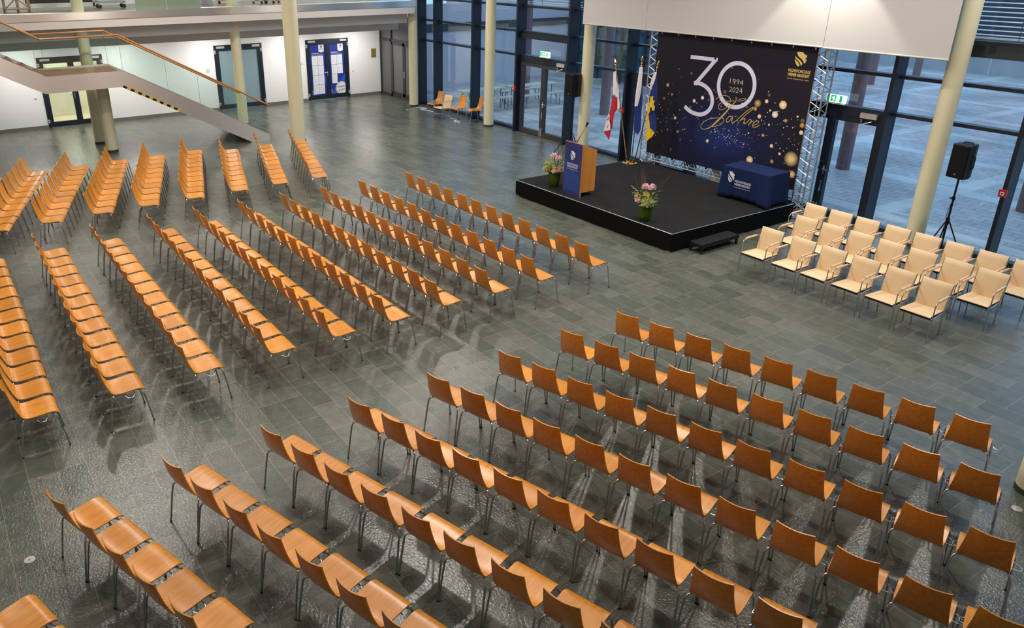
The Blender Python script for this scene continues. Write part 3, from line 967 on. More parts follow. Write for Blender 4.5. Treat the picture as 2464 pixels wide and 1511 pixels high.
column(-25.0, 15.2, 0.165, 0, 8.6, 'cream round column where the gallery meets the glass front')
column(-20.5, 15.36, 0.165, 0, 8.6, 'cream round column beside the loose chairs along the glass front')
column(-16.05, 15.42, 0.165, 0, 8.6, 'cream round column behind the lectern')
column(-11.4, 15.47, 0.165, 0, 8.6, 'cream round column behind the anniversary banner')
column(-6.73, 15.5, 0.165, 0, 8.6, 'cream round column behind the beige armchairs')
column(-21.87, 9.16, 0.22, 0, 8.6, 'tall thick cream column beside the foot of the stairs')
column(-25.2, 8.63, 0.162, 0, 8.6, 'cream round column in front of the teal door')
column(-24.95, 4.05, 0.162, 0, 8.6, 'cream round column behind the stair landing')
column(-23.62, 4.11, 0.162, 0, 1.94, 'cream round column carrying the stair landing')
column(-2.085, 8.88, 0.165, 0, 8.6, 'cream round column at the edge of the right hand seats')

# ------------------------------------------------------------------ staircase
XA, XB = -22.53, -24.35
st = thing('staircase', 'brushed steel staircase with landing, glass sides and wooden handrails', 'staircase', ((XA + XB) / 2, 5.5, 0))
top = [(8.5, 0.17), (4.5, 2.37), (2.64, 2.36), (0.0, 3.86)]
bot = [(-0.6, 3.72), (2.54, 1.93), (4.42, 1.95), (7.93, 0.0), (8.5, 0.0)]
for xa in (XA, XB):
    obj('stringer', MB().prism(top + bot, (xa - 0.015 if xa == XA else xa, 0, 0), Y, Z, 0.015), 'steel', st)
obj('landing', MB().box(XB + 0.01, XA - 0.012, 2.64, 4.5, 2.2, 2.33), 'landing', st)
obj('soffit_plate', MB().prism([(8.0, 0.02), (4.42, 1.98), (2.54, 1.96), (0.0, 3.4), (0.0, 3.44), (2.54, 2.0), (4.42, 2.02), (8.06, 0.02)], (XB + 0.1, 0, 0), Y, Z, XA - XB - 0.2), 'steel', st)
for i in range(12):
    t = (i + 0.5) / 12
    y = 8.4 + (4.5 - 8.4) * t
    z = 0.0 + (2.2 - 0.0) * (i + 1) / 13
    obj('tread', MB().box(XB + 0.01, XA - 0.02, y - 0.17, y + 0.17, z - 0.04, z), 'landing', st)
for i in range(7):
    y = 2.64 - (i + 0.5) * 0.33
    z = 2.2 + (i + 1) * 0.18
    obj('tread', MB().box(XB + 0.01, XA - 0.02, y - 0.17, y + 0.17, z - 0.04, z), 'landing', st)
ztop = lambda y: 0.17 + (8.5 - y) * 0.55 if y > 4.5 else (2.365 if y > 2.64 else 2.36 + (2.64 - y) * 0.568)
for xa, splits in ((XA - 0.03, (8.45, 6.5, 4.52, 2.64, 0.3)), (XB + 0.03, (8.45, 6.1, 4.5, 2.64, 0.3))):
    for a, b in zip(splits[:-1], splits[1:]):
        a2, b2 = a - 0.012, b + 0.012
        obj('glass_panel', MB().prism([(a2, ztop(a2)), (a2, ztop(a2) + 0.88), (b2, ztop(b2) + 0.88), (b2, ztop(b2))], (xa, 0, 0), Y, Z, 0.012), 'rail_glass', st)
for xa, ysm in ((XA - 0.024, (6.5, 4.52, 2.64, 5.65)), (XB + 0.036, (4.5, 2.64))):
    gm = MB()
    for ym in ysm:
        gm.box(xa, xa + 0.004, ym - 0.004, ym + 0.004, ztop(ym) + 0.01, ztop(ym) + 0.88)
    obj('glass_joint', gm, 'skirting', st)
obj('handrail', MB().tube([(XA, 8.56, 1.05), (XA, 4.52, 3.30), (XA, 2.64, 3.285), (XA, 0.2, 4.67)], 0.024, 8), 'rail_wood', st)
obj('handrail', MB().tube([(XB, 8.30, 1.19), (XB, 4.52, 3.28), (XB, 2.64, 3.265), (XB, 0.2, 4.65)], 0.024, 8), 'rail_wood', st)
hz = MB()
n = 8
for i in range(n * 2):
    a, b = i / (n * 2), (i + 1) / (n * 2)
    P = lambda t, o: (4.45 + 1.45 * t, 1.935 - 0.81 * t + o)
    (y0, z0), (y1, z1) = P(a, 0), P(b, 0)
    hz.prism([(y0, z0), (y0 + 0.03, z0 + 0.055), (y1 + 0.03, z1 + 0.055), (y1, z1)], (XA + 0.001, 0, 0), Y, Z, 0.003, i % 2)
obj('hazard_tape', hz, ['black', 'hazard_y'], st)

# ------------------------------------------------------------------ glass front
MX = [-25.2, -24.115, -21.776, -19.40, -17.04, -14.72, -12.4, -10.1, -7.81, -5.47, -3.1, -0.7, 1.7, 4.9]
TR = (0.0, 2.33, 3.05, 3.79, 6.0, 8.5)


def window_bay(i):
    a, b = MX[i], MX[i + 1]
    door = i in (3, 5, 7)
    lab = {0: 'narrow tall window beside the corner column', 1: 'tall window behind the loose chairs', 2: 'tall window beside the beer table view', 3: 'upper window over the double glass door', 4: 'tall window behind the lectern column', 5: 'window behind the flags', 6: 'window behind the banner', 7: 'window over the exit door behind the armchairs', 8: 'tall window behind the beige armchairs', 9: 'tall window at the photo edge'}.get(i, 'tall window of the glass front')
    w = thing('window_%d' % (i + 1), lab, 'window', ((a + b) / 2, YF, 0), kind='structure')
    obj('mullion', MB().box(a - 0.035, a + 0.035, 15.53, 15.90, 0, 8.6), 'navy_metal', w)
    x0, x1 = a + 0.035, b - 0.035
    for k, z in enumerate(TR):
        if door and k == 0:
            continue
        hgt = 0.09 if k == 0 else 0.065
        obj('transom', MB().box(x0, x1, 15.72, 15.90, z, z + hgt), 'navy_metal', w)
    for k in range(len(TR) - 1):
        if door and k == 0:
            continue
        obj('pane', MB().box(x0, x1, YF, YF + 0.012, TR[k] + (0.09 if k == 0 else 0.065), TR[k + 1]), 'glass', w)
    return w


for i in range(len(MX) - 1):
    window_bay(i)


def glass_door(num, a, b, label, split=0.5, dark=False):
    d = thing('door_%d' % num, label, 'door', ((a + b) / 2, YF, 0), kind='structure')
    x0, x1 = a + 0.035, b - 0.035
    y0, y1 = 15.68, 15.80
    jw = 0.07
    obj('frame', MB().box(x0, x0 + jw, y0, y1, 0, 2.40).box(x1 - jw, x1, y0, y1, 0, 2.40).box(x0 + jw, x1 - jw, y0, y1, 2.2, 2.40), 'navy_metal', d)
    xm = x0 + (x1 - x0) * split
    for k, (p, q) in enumerate(((x0 + jw + 0.005, xm - 0.003), (xm + 0.003, x1 - jw - 0.005))):
        lf = MB().box(p, p + 0.085, y0, y1, 0.01, 2.19).box(q - 0.085, q, y0, y1, 0.01, 2.19).box(p + 0.085, q - 0.085, y0, y1, 0.01, 0.16).box(p + 0.085, q - 0.085, y0, y1, 2.09, 2.19)
        leaf = obj('leaf', lf, 'anthracite' if num == 5 else 'navy_metal', d)
        obj('pane', MB().box(p + 0.085, q - 0.085, 15.74, 15.75, 0.16, 2.09), 'glass', leaf)
        if k == 0:
            hm = MB().tube([(q - 0.04, y0, 1.18), (q - 0.04, y0 - 0.06, 1.18), (q - 0.06, y0 - 0.06, 1.05), (q - 0.04, y0 - 0.05, 0.98), (q - 0.04, y0, 0.98)], 0.013, 8)
            obj('handle', hm, 'chrome', leaf)
        else:
            hm = MB().box(p + 0.02, p + 0.06, y0 - 0.012, y0, 0.92, 1.10).tube([(p + 0.04, y0, 1.02), (p + 0.04, y0 - 0.06, 1.02), (p + 0.22, y0 - 0.07, 1.03)], 0.013, 8).box(p + 0.025, p + 0.055, y0 - 0.03, y0, 0.55, 0.78)
            obj('handle', hm, 'chrome', leaf)
            cl = MB().box(q - 0.42, q - 0.08, y0 - 0.07, y0, 2.22, 2.32).tube([(q - 0.4, y0 - 0.04, 2.2), (q - 0.33, y0 - 0.12, 2.1), (q - 0.18, y0 - 0.04, 2.17)], 0.01, 6)
            obj('door_closer', cl, 'silver', leaf)
        if k == 0:
            obj('floor_bolt', MB().box(q - 0.05, q - 0.03, y0 - 0.02, y0, 0.03, 0.28).box(q + 0.02, q + 0.04, y0 - 0.02, y0, 0.03, 0.28), 'silver', leaf)
    return d


glass_door(5, MX[3], MX[4], 'double glass door left of the lectern with a lit exit sign')
glass_door(6, MX[5], MX[6], 'glass door hidden behind the flags and banner')
glass_door(7, MX[7], MX[8], 'glass exit door beside the banner truss')
# boxed header over the first glass door and dark box band above the armchairs' windows
tag(obj('trim_2', MB().box(MX[3] + 0.035, MX[4] - 0.035, 15.66, 15.78, 2.9, 3.05), 'navy_metal'), 'dark box header over the double glass door', 'trim', kind='structure')
tag(obj('trim_3', MB().box(MX[8] - 1.0, 4.9, 15.95, 16.1, 3.55, 3.86), 'out_dark'), 'dark blind box outside the windows behind the armchairs', 'trim', kind='structure')

for (a, z, l) in ((-18.1, 2.42, 'lit green exit sign over the double glass door'), (-8.9, 2.42, 'lit green exit sign over the door beside the banner')):
    e = thing('exit_sign', l, 'sign', (a, 15.6, z))
    obj('housing', MB().box(a - 0.22, a + 0.22, 15.58, 15.66, z, z + 0.03), 'white', e)
    obj('light_panel', MB().box(a - 0.21, a + 0.21, 15.60, 15.64, z + 0.03, z + 0.18), 'white_lit', e)
    gm = MB().box(a - 0.2, a - 0.14, 15.596, 15.60, z + 0.04, z + 0.17).box(a + 0.08, a + 0.13, 15.596, 15.60, z + 0.04, z + 0.17)
    gm.box(a - 0.11, a + 0.0, 15.596, 15.60, z + 0.04, z + 0.17)
    obj('green_print', gm, 'green_lit', e)
    pm = MB().prism([(-0.015, -0.05), (0.0, -0.015), (-0.03, 0.01), (0.0, 0.045), (0.025, 0.045), (0.03, 0.0), (0.05, -0.02), (0.02, -0.02), (0.01, -0.05)], (a - 0.055, 15.596, z + 0.105), X, Z, 0.003)
    obj('running_figure', pm, 'white_lit', e)

for (x, z, l) in ((-19.2, 1.36, 'red fire alarm box on the mullion beside the double glass door'), (-14.55, 1.40, 'red fire alarm box on the mullion behind the flags'), (-5.43, 1.36, 'red fire alarm box on the mullion behind the loudspeaker stand')):
    f = thing('fire_alarm', l, 'alarm', (x, 15.5, z))
    xm = min(MX, key=lambda q: abs(q - x))
    obj('box', MB().box(xm - 0.06, xm + 0.06, 15.47, 15.53, z - 0.065, z + 0.065), 'red', f)
    obj('button_plate', MB().box(xm - 0.03, xm + 0.03, 15.465, 15.47, z - 0.03, z + 0.03), 'paper', f)
    obj('button', MB().box(xm - 0.012, xm + 0.012, 15.46, 15.465, z - 0.012, z + 0.012), 'black', f)

# ------------------------------------------------------------------ outside
gr = obj('ground', MB().box(-70, 45, 15.95, 70, -0.12, -0.02), 'paving')
tag(gr, 'paved courtyard outside the glass front', 'ground', kind='structure')
for (x, y) in ((-24.4, 20.1), (-19.93, 20.1), (-15.4, 20.05), (-10.86, 20.0), (-6.5, 19.85), (-18.5, 34.9), (-18.6, 39.0), (-11.0, 35.0)):
    lab = {-19.93: 'brown red round column outside behind the lectern column', -10.86: 'brown red round column outside behind the exit door', -6.5: 'brown red round column outside at the photo edge', -18.5: 'slim far column out in the courtyard beside the truss', -18.6: 'farthest slim column out by the concrete wall'}.get(x, 'brown red round column outside the glass front')
    c = thing('column', lab, 'column', (x, y, 0), kind='structure')
    obj('shaft', MB().lathe([(0.17, -0.05), (0.17, 7)], (x, y, 0), 28), 'out_col', c, 40)
ow = MB().box(-28.4, -28.1, 16.1, 32.2, -0.05, 3.4)
tag(obj('wall_outside', ow, 'out_white'), 'white outer wall of the wing beyond the glass', 'wall', kind='structure')
tag(obj('wall_outside_band', MB().box(-28.3, -28.05, 16.1, 30, 2.3, 2.62), 'out_dark'), 'dark window band above the white outer wall', 'wall', kind='structure')
# glazed entrance building
eb = thing('entrance_building', 'glazed outer building with teal panes behind the flags', 'building', (-26.5, 26.5, 0))
obj('wall', MB().box(-30, -21.6, 26.2, 26.6, -0.05, 4.2), 'out_teal', eb)
for x in (-28, -26.6, -25.2, -23.8, -22.4, -21.6):
    obj('post', MB().box(x - 0.06, x + 0.06, 26.08, 26.2, -0.05, 4.2), 'out_dark', eb)
for z in (1.0, 2.1, 3.1, 4.1):
    obj('rail', MB().box(-30, -21.6, 26.1, 26.19, z, z + 0.08), 'out_dark', eb)
tag(obj('side_pier', MB().box(-21.4, -20.0, 24.9, 25.4, -0.05, 3.0), 'out_white'), 'white outer wall piece with red stripes beside the flag poles', 'wall', kind='structure')
sp = MB()
for i in range(5):
    sp.prism([(0.0 + i * 0.28, 0.0), (0.14 + i * 0.28, 0.0), (0.3 + i * 0.28, 0.25), (0.16 + i * 0.28, 0.25)], (-21.4, 24.895, 2.4), X, Z, 0.01)
tag(obj('barrier_stripes', sp, 'flag_red'), 'red warning stripes on the white wall outside', 'stripes')
pl = thing('palm_plant', 'pale green palm plant behind the outer glazing', 'plant', (-24.6, 25.6, 0))
pf = MB()
for i in range(26):
    a = random.uniform(0, 2 * pi)
    e = random.uniform(0.2, 1.3)
    L = random.uniform(0.5, 0.8)
    z0 = random.uniform(0.6, 1.6)
    p0 = Vector((-24.6, 25.6, z0))
    d = Vector((cos(a) * cos(e), sin(a) * cos(e) * 0.6, sin(e)))
    s_ = d.cross(Z).normalized() * 0.035
    p1, p2 = p0 + d * L * 0.5, p0 + d * L - Vector((0, 0, 0.15))
    pf.add([p0, p1 + s_, p2, p1 - s_, p1 + Vector((0, 0, 0.012))], [(0, 1, 4), (1, 2, 4), (2, 3, 4), (3, 0, 4), (0, 3, 2, 1)])
obj('fronds', pf, 'plant', pl)
obj('stem', MB().tube([(-24.6, 25.6, 0), (-24.6, 25.6, 1.6)], 0.03, 8), 'twig', pl)
# far retaining wall
def slanted(x0, y0, x1, y1, z0, z1, t, mb):
    mb.hexa([(x0, y0, z0), (x1, y1, z0), (x1, y1 + t, z0), (x0, y0 + t, z0), (x0, y0, z1), (x1, y1, z1), (x1, y1 + t, z1), (x0, y0 + t, z1)])
mbw = MB()
slanted(-60, 40.0, -20.9, 42.0, -0.05, 2.4, 0.4, mbw)
slanted(-20.9, 42.0, 10, 46.0, -0.05, 1.15, 0.4, mbw)
mbh = MB()
slanted(-20.9, 47.0, 30, 53.0, -0.05, 4.9, 0.6, mbh)
tag(obj('wall_far', mbh, mat('far_dark_facade', (0.02, 0.035, 0.06), 0.6)), 'dark blue far facade beyond the retaining wall', 'wall', kind='structure')
tag(obj('wall_retaining', mbw, 'concrete'), 'grey concrete retaining wall across the courtyard', 'wall', kind='structure')
hr = thing('outdoor_handrail', 'pale steel handrail along the far concrete wall', 'railing', (-12, 42.8, 0))
obj('rail', MB().tube([(-21, 41.7, 0.95), (8, 45.5, 0.95)], 0.045, 8), 'alu', hr)
for i in range(8):
    x = -20.5 + i * 3.6
    y = 41.7 + (x + 21) * 3.8 / 29
    obj('post', MB().tube([(x, y, -0.05), (x, y, 0.95)], 0.04, 8), 'alu', hr)
# external blinds
for k, (a, b) in enumerate(((MX[2], MX[3]), (MX[3], MX[4]), (MX[8], MX[9]), (MX[9], MX[10]))):
    lab = ['lowered outside blind left of the double glass door', 'lowered outside blind over the double glass door', 'lowered outside blind behind the armchair column', 'lowered outside blind at the photo edge'][k]
    vb = thing('venetian_blind', lab, 'blind', ((a + b) / 2, 16.05, 3.9), 'outside blinds')
    sl = MB()
    for i in range(16):
        z = 3.93 + i * 0.078
        sl.hexa([(a + 0.05, 16.02, z), (b - 0.05, 16.02, z), (b - 0.05, 16.085, z + 0.01), (a + 0.05, 16.085, z + 0.01), (a + 0.05, 16.02, z + 0.006), (b - 0.05, 16.02, z + 0.006), (b - 0.05, 16.085, z + 0.016), (a + 0.05, 16.085, z + 0.016)])
    obj('slat', sl, 'blind', vb)
    obj('bottom_rail', MB().box(a + 0.05, b - 0.05, 16.02, 16.08, 3.87, 3.90), 'blind', vb)
    obj('cord', MB().tube([(a + 0.6, 16.01, 3.88), (a + 0.6, 16.01, 5.3)], 0.006, 6).tube([(b - 0.6, 16.01, 3.88), (b - 0.6, 16.01, 5.3)], 0.006, 6), 'out_dark', vb)


# beer tables and benches outside
def beer_set(name, cat, label, x, y, wdt, L, h):
    t = thing(name, label, cat, (x, y, 0))
    obj('top', MB().box(x - wdt / 2, x + wdt / 2, y - L / 2, y + L / 2, h - 0.035, h), 'pale_wood', t)
    for s_ in (-1, 1):
        yy = y + s_ * (L / 2 - 0.28)
        lg = MB().tube([(x - wdt * 0.4, yy, h - 0.035), (x - wdt * 0.4, yy, -0.02), (x + wdt * 0.4, yy, -0.02), (x + wdt * 0.4, yy, h - 0.035)], 0.014, 6)
        lg.tube([(x - wdt * 0.4, yy, h * 0.35), (x, yy - s_ * 0.2, h - 0.04)], 0.008, 6).tube([(x + wdt * 0.4, yy, h * 0.35), (x, yy - s_ * 0.2, h - 0.04)], 0.008, 6)
        obj('leg', lg, 'dkgreen', t)


beer_set('beer_table', 'table', 'pale wooden beer table outside beyond the double glass door', -23.05, 19.3, 0.5, 2.2, 0.72)
beer_set('beer_table', 'table', 'pale wooden beer table outside beyond the column by the loose chairs', -23.2, 17.05, 0.5, 2.0, 0.72)
beer_set('beer_bench', 'bench', 'pale wooden bench outside in front of the beer table by the glass door', -22.45, 19.3, 0.26, 2.2, 0.45)
beer_set('beer_bench', 'bench', 'pale wooden bench outside on the wall side of the far beer table', -23.7, 19.3, 0.26, 2.2, 0.45)
beer_set('beer_bench', 'bench', 'pale wooden bench outside at the end nearer the column', -22.65, 17.05, 0.26, 2.0, 0.45)

# ------------------------------------------------------------------ projection screens
SY = 14.95
for (a, b, z, l) in ((-15.87, -13.66, 3.575, 'narrow grey projection screen above the flags'), (-13.652, -9.003, 3.575, 'wide white projection screen above the banner'), (-8.995, -6.655, 3.565, 'pale projection screen above the armchairs')):
    s_ = thing('projection_screen', l, 'screen', ((a + b) / 2, SY, z), 'projection screens')
    obj('cloth', MB().box(a, b, SY, SY + 0.012, z, 6.6), 'screen', s_)
    obj('bottom_bar', MB().tube([(a, SY + 0.006, z), (b, SY + 0.006, z)], 0.018, 10), 'screen', s_)
    obj('roller_box', MB().box(a, b, SY - 0.05, SY + 0.12, 6.6, 6.8), 'alu', s_)

# ------------------------------------------------------------------ banner and truss frame
BY = 15.05
bn = thing('anniversary_banner', 'dark blue anniversary banner printed 30 Jahre 1994 2024', 'banner', (-11.2, BY, 0.6))
me_b = obj('cloth', MB().box(-13.32, -9.14, BY, BY + 0.012, 0.60, 3.56), 'banner', bn)
o0 = (0, BY - 0.001, 0)
t30 = MB()
w30 = 0.092
bar = [(-12.271, 3.062), (-11.556, 3.068)]
t30.stroke(bar, 0.085, o0, X, Z, 0.002)
t30.prism([(-11.60, 3.11), (-11.51, 3.11), (-11.515, 3.03), (-11.63, 3.03)], o0, X, Z, 0.002)
t30.stroke([(-11.567, 3.06), (-12.034, 2.483), (-12.05, 2.46)], 0.092, o0, X, Z, 0.0022)


def spline(pts, k=6):
    out = []
    n = len(pts)
    for i in range(n - 1):
        p0, p1, p2, p3 = pts[max(i - 1, 0)], pts[i], pts[i + 1], pts[min(i + 2, n - 1)]
        for j in range(k):
            t = j / k
            out.append(tuple(0.5 * (2 * p1[q] + (p2[q] - p0[q]) * t + (2 * p0[q] - 5 * p1[q] + 4 * p2[q] - p3[q]) * t * t + (-p0[q] + 3 * p1[q] - 3 * p2[q] + p3[q]) * t ** 3) for q in (0, 1)))
    out.append(tuple(pts[-1]))
    return out


t30.stroke(spline([(-12.085, 2.487), (-12.0, 2.497), (-11.909, 2.495), (-11.738, 2.445), (-11.592, 2.337), (-11.513, 2.181), (-11.521, 2.013), (-11.613, 1.883), (-11.768, 1.80), (-11.951, 1.793), (-12.128, 1.835), (-12.275, 1.915)], 4), 0.092, o0, X, Z, 0.0024)
t30.stroke([(-10.93 + 0.467 * cos(2 * pi * k / 64), 2.578 + 0.478 * sin(2 * pi * k / 64)) for k in range(64)], 0.092, o0, X, Z, 0.002, 0, True)
obj('number_thirty', t30, 'thirty', bn)
yr = MB().text('1994', (-11.107, BY - 0.001, 2.6), X, Z, 0.165, 0.002, -0.012, 0, 0.35).text('2024', (-11.10, BY - 0.001, 2.42), X, Z, 0.165, 0.002, -0.012, 0, 0.35)
obj('years', yr, 'gold_text', bn)
SCRIPT = dict(
    Ja=([(-11.417, 2.2), (-11.341, 2.265), (-11.234, 2.313), (-11.107, 2.314), (-11.027, 2.262), (-11.026, 2.169), (-11.095, 2.077), (-11.196, 2.0), (-11.283, 2.001), (-11.322, 2.066), (-11.276, 2.132), (-11.157, 2.192), (-10.939, 2.235), (-10.75, 2.262), (-10.649, 2.304), (-10.632, 2.329), (-10.706, 2.319), (-10.809, 2.281)], 0.012),
    Jb=([(-10.871, 2.245), (-10.998, 2.091), (-11.137, 1.905), (-11.307, 1.709), (-11.433, 1.579), (-11.568, 1.495), (-11.686, 1.474), (-11.731, 1.528), (-11.667, 1.638), (-11.518, 1.735), (-11.32, 1.792), (-11.165, 1.817), (-11.119, 1.765), (-11.184, 1.67), (-11.346, 1.594), (-11.487, 1.55)], 'J'),
    a=([(-10.894, 1.891), (-10.99, 1.876), (-11.053, 1.799), (-11.039, 1.747), (-10.985, 1.763), (-10.891, 1.877), (-10.912, 1.787), (-10.871, 1.758), (-10.797, 1.817)], 0.016),
    h=([(-10.797, 1.817), (-10.599, 2.024), (-10.459, 2.145), (-10.411, 2.175), (-10.439, 2.111), (-10.566, 1.99), (-10.701, 1.822), (-10.744, 1.751)], 0.016),
    h2=([(-10.724, 1.794), (-10.628, 1.88), (-10.57, 1.89), (-10.595, 1.816), (-10.578, 1.779), (-10.509, 1.823)], 0.016),
    r=([(-10.509, 1.823), (-10.462, 1.891), (-10.406, 1.882), (-10.447, 1.806), (-10.464, 1.752)], 0.016),
    r2=([(-10.439, 1.807), (-10.382, 1.867), (-10.335, 1.871)], 0.015),
    e=([(-10.365, 1.773), (-10.245, 1.844), (-10.222, 1.894), (-10.285, 1.89), (-10.348, 1.827), (-10.358, 1.763), (-10.294, 1.75), (-10.182, 1.82)], 0.015))
sc_ = MB()
for k, (pts, w) in SCRIPT.items():
    q = spline(pts, 6)
    if w == 'J':
        ws = [0.013 + 0.026 * max(0, sin(pi * min(i / (len(q) * 0.36), 1))) for i in range(len(q))]
    else:
        ws = w
    sc_.stroke(q, ws, (0, BY - 0.004, 0), X, Z, 0.002)
obj('script_word', sc_, 'script_gold', bn)
lg = MB()
crest(lg, (-9.63, BY - 0.001, 3.44), X, Z, 0.28, 0.30)
institute(lg, (-9.725, BY - 0.001, 3.085), X, Z, 0.50)
obj('crest_and_name', lg, 'logo_gold', bn)
BOK = [(-12.859, 2.342, 0.052, 'c'), (-12.193, 2.696, 0.036, 'd'), (-12.699, 2.138, 0.032, 'c'), (-12.927, 2.011, 0.046, 'd'), (-11.793, 2.185, 0.045, 'b'), (-12.017, 2.08, 0.046, 'a'), (-11.615, 2.155, 0.032, 'd'), (-10.322, 2.272, 0.083, 'c'), (-10.112, 2.345, 0.043, 'a'), (-9.714, 2.327, 0.09, 'a'), (-9.864, 2.101, 0.072, 'b'), (-10.231, 2.002, 0.047, 'a'), (-9.992, 2.168, 0.025, 'a'), (-10.362, 2.152, 0.047, 'c'), (-9.59, 2.016, 0.044, 'c'), (-9.336, 2.141, 0.024, 'a'), (-9.208, 2.079, 0.052, 'd'), (-9.201, 1.982, 0.059, 'c'), (-9.192, 1.831, 0.049, 'a'), (-10.076, 2.485, 0.04, 'd'), (-11.2, 2.399, 0.045, 'd'), (-11.251, 2.07, 0.034, 'd'), (-12.522, 1.597, 0.042, 'a'), (-12.394, 1.282, 0.039, 'c'), (-11.5, 1.223, 0.042, 'a'), (-10.071, 1.617, 0.041, 'c'), (-10.435, 1.603, 0.021, 'a'), (-9.966, 1.864, 0.025, 'a'), (-10.072, 1.873, 0.028, 'd'), (-9.823, 1.428, 0.043, 'a'), (-9.599, 1.3, 0.03, 'a'), (-9.315, 1.244, 0.165, 'e'), (-10.306, 1.02, 0.086, 'a'), (-9.754, 1.099, 0.046, 'c'), (-9.235, 0.927, 0.09, 'e'), (-12.716, 1.282, 0.026, 'c'), (-12.892, 1.218, 0.03, 'd'), (-12.58, 1.275, 0.02, 'd'), (-12.288, 1.109, 0.029, 'd'), (-12.549, 0.817, 0.033, 'd'), (-11.108, 2.941, 0.027, 'd'), (-11.312, 1.473, 0.017, 'b'), (-9.402, 1.897, 0.014, 'a'), (-11.782, 1.981, 0.024, 'd'), (-12.109, 1.912, 0.043, 'd'), (-11.504, 2.408, 0.026, 'd'), (-10.881, 2.299, 0.038, 'd'), (-10.975, 2.604, 0.022, 'd'), (-10.791, 2.524, 0.027, 'd'), (-11.301, 2.2, 0.028, 'd'), (-10.581, 2.154, 0.037, 'd')]
bk = MB()
for i, (x, z, r, k) in enumerate(BOK):
    bk.disc_uv((x, BY, z), r, X, Z, 20, 'abcde'.index(k), 0.0006 + i * 0.000004)
rs = random.Random(3)
for i in range(190):
    x = -13.2 + 4.0 * rs.random()
    z = rs.gauss(1.75, 0.42)
    if 0.7 < z < 3.0:
        bk.disc_uv((x, BY, z), rs.choice((0.006, 0.006, 0.009, 0.012)), X, Z, 8, 5, 0.0009)
for i in range(90):
    x = -10.95 + rs.gauss(0, 0.3)
    z = 1.45 + rs.gauss(0, 0.13)
    bk.disc_uv((x, BY, z), rs.choice((0.004, 0.006, 0.01)), X, Z, 8, 5, 0.0009)
obj('bokeh_print', bk, ['spot_a', 'spot_b', 'spot_c', 'spot_d', 'spot_e', 'spark'], bn)
ey = MB()
for i in range(9):
    x = -13.2 + i * 0.5
    ey.lathe([(0.012, 0), (0.012, 0.004)], (x, BY, 3.52), 8)
    ey.box(x - 0.015, x + 0.015, BY - 0.004, BY, 3.50, 3.54)
obj('eyelet', ey, 'alu', bn)
# move cloth origin so that the printed glow sits where it belongs
me_b.data.transform(Matrix.Translation((-0.0, 0, -0.0)))

tf = thing('truss_frame', 'silver lattice truss frame holding the banner', 'truss', (-11.2, 15.2, 0))


def truss(mb, a, b, s, n, r=0.017):
    a, b = Vector(a), Vector(b)
    d = (b - a).normalized()
    u = Vector((0, 1, 0))
    v = d.cross(u).normalized()
    c = [(u * sx + v * sy) * (s / 2) for sx, sy in ((-1, -1), (1, -1), (1, 1), (-1, 1))]
    for q in c:
        mb.tube([a + q, b + q], r, 8)
    L = (b - a).length
    for k in range(n):
        p0, p1 = a + d * (L * k / n), a + d * (L * (k + 1) / n)
        for i in range(4):
            q0, q1 = c[i], c[(i + 1) % 4]
            if (k + i) % 2:
                q0, q1 = q1, q0
            mb.tube([p0 + q0, p1 + q1], r * 0.5, 6, 0, False)
    for p in (a, b):
        for i in range(4):
            mb.tube([p + c[i], p + c[(i + 1) % 4]], r * 0.8, 6)


tb = MB()
truss(tb, (-13.42, 15.2, 0.02), (-13.42, 15.2, 4.0), 0.24, 34)
obj('upright', tb, 'alu', tf)
tb = MB()
truss(tb, (-9.02, 15.2, 0.02), (-9.02, 15.2, 4.0), 0.24, 34)
obj('upright', tb, 'alu', tf)
tb = MB()
truss(tb, (-13.28, 15.2, 0.52), (-9.16, 15.2, 0.52), 0.22, 32)
obj('bottom_bar', tb, 'alu', tf)
tb = MB()
truss(tb, (-13.28, 15.2, 3.88), (-9.16, 15.2, 3.88), 0.22, 32)
obj('top_bar', tb, 'alu', tf)
for x in (-13.42, -9.02):
    obj('foot_plate', MB().box(x - 0.2, x + 0.2, 15.02, 15.4, 0.0, 0.02), 'alu', tf)
tie = MB()
for z in (0.9, 1.4, 1.9, 2.4, 2.9, 3.4):
    for x in (-13.33, -9.13):
        tie.box(x - 0.03, x + 0.03, BY - 0.008, BY + 0.05, z, z + 0.012)
for i in range(8):
    x = -13.0 + i * 0.52
    tie.box(x - 0.008, x + 0.008, BY - 0.006, BY + 0.05, 0.56, 0.62)
obj('tie', tie, 'black', tf)

# ------------------------------------------------------------------ stage
SZ = 0.37
sg = thing('stage', 'low black carpeted stage with black fabric skirt', 'stage', (-11.35, 13, 0))
c4_ = [(-13.70, 11.12), (-9.07, 11.20), (-8.96, 14.88), (-13.58, 14.92)]
deck = MB()
deck.hexa([(x, y, SZ - 0.05) for x, y in c4_] + [(x, y, SZ) for x, y in c4_])
obj('deck', deck, 'carpet', sg)
sk = MB()
per = []
for i in range(4):
    (xa, ya), (xb, yb) = c4_[i], c4_[(i + 1) % 4]
    for k in range(24):
        t = k / 24
        per.append((xa + (xb - xa) * t, ya + (yb - ya) * t, i))
nper = len(per)
vs = []
for lv in range(5):
    z = SZ - 0.012 - lv * (SZ - 0.03) / 4
    for k, (x, y, s_) in enumerate(per):
        nx, ny = ((0, -1), (1, 0), (0, 1), (-1, 0))[s_]
        o = 0.006 + 0.010 * sin(k * 1.7 + lv) * lv / 4 + 0.006 * sin(k * 0.6)
        vs.append((x + nx * o, y + ny * o, z))
fs_ = []
for lv in range(4):
    for k in range(nper):
        k2 = (k + 1) % nper
        fs_.append((lv * nper + k, lv * nper + k2, (lv + 1) * nper + k2, (lv + 1) * nper + k))
sk.add(vs, fs_)
obj('skirt', sk, 'skirt', sg, 60)
ed = MB()
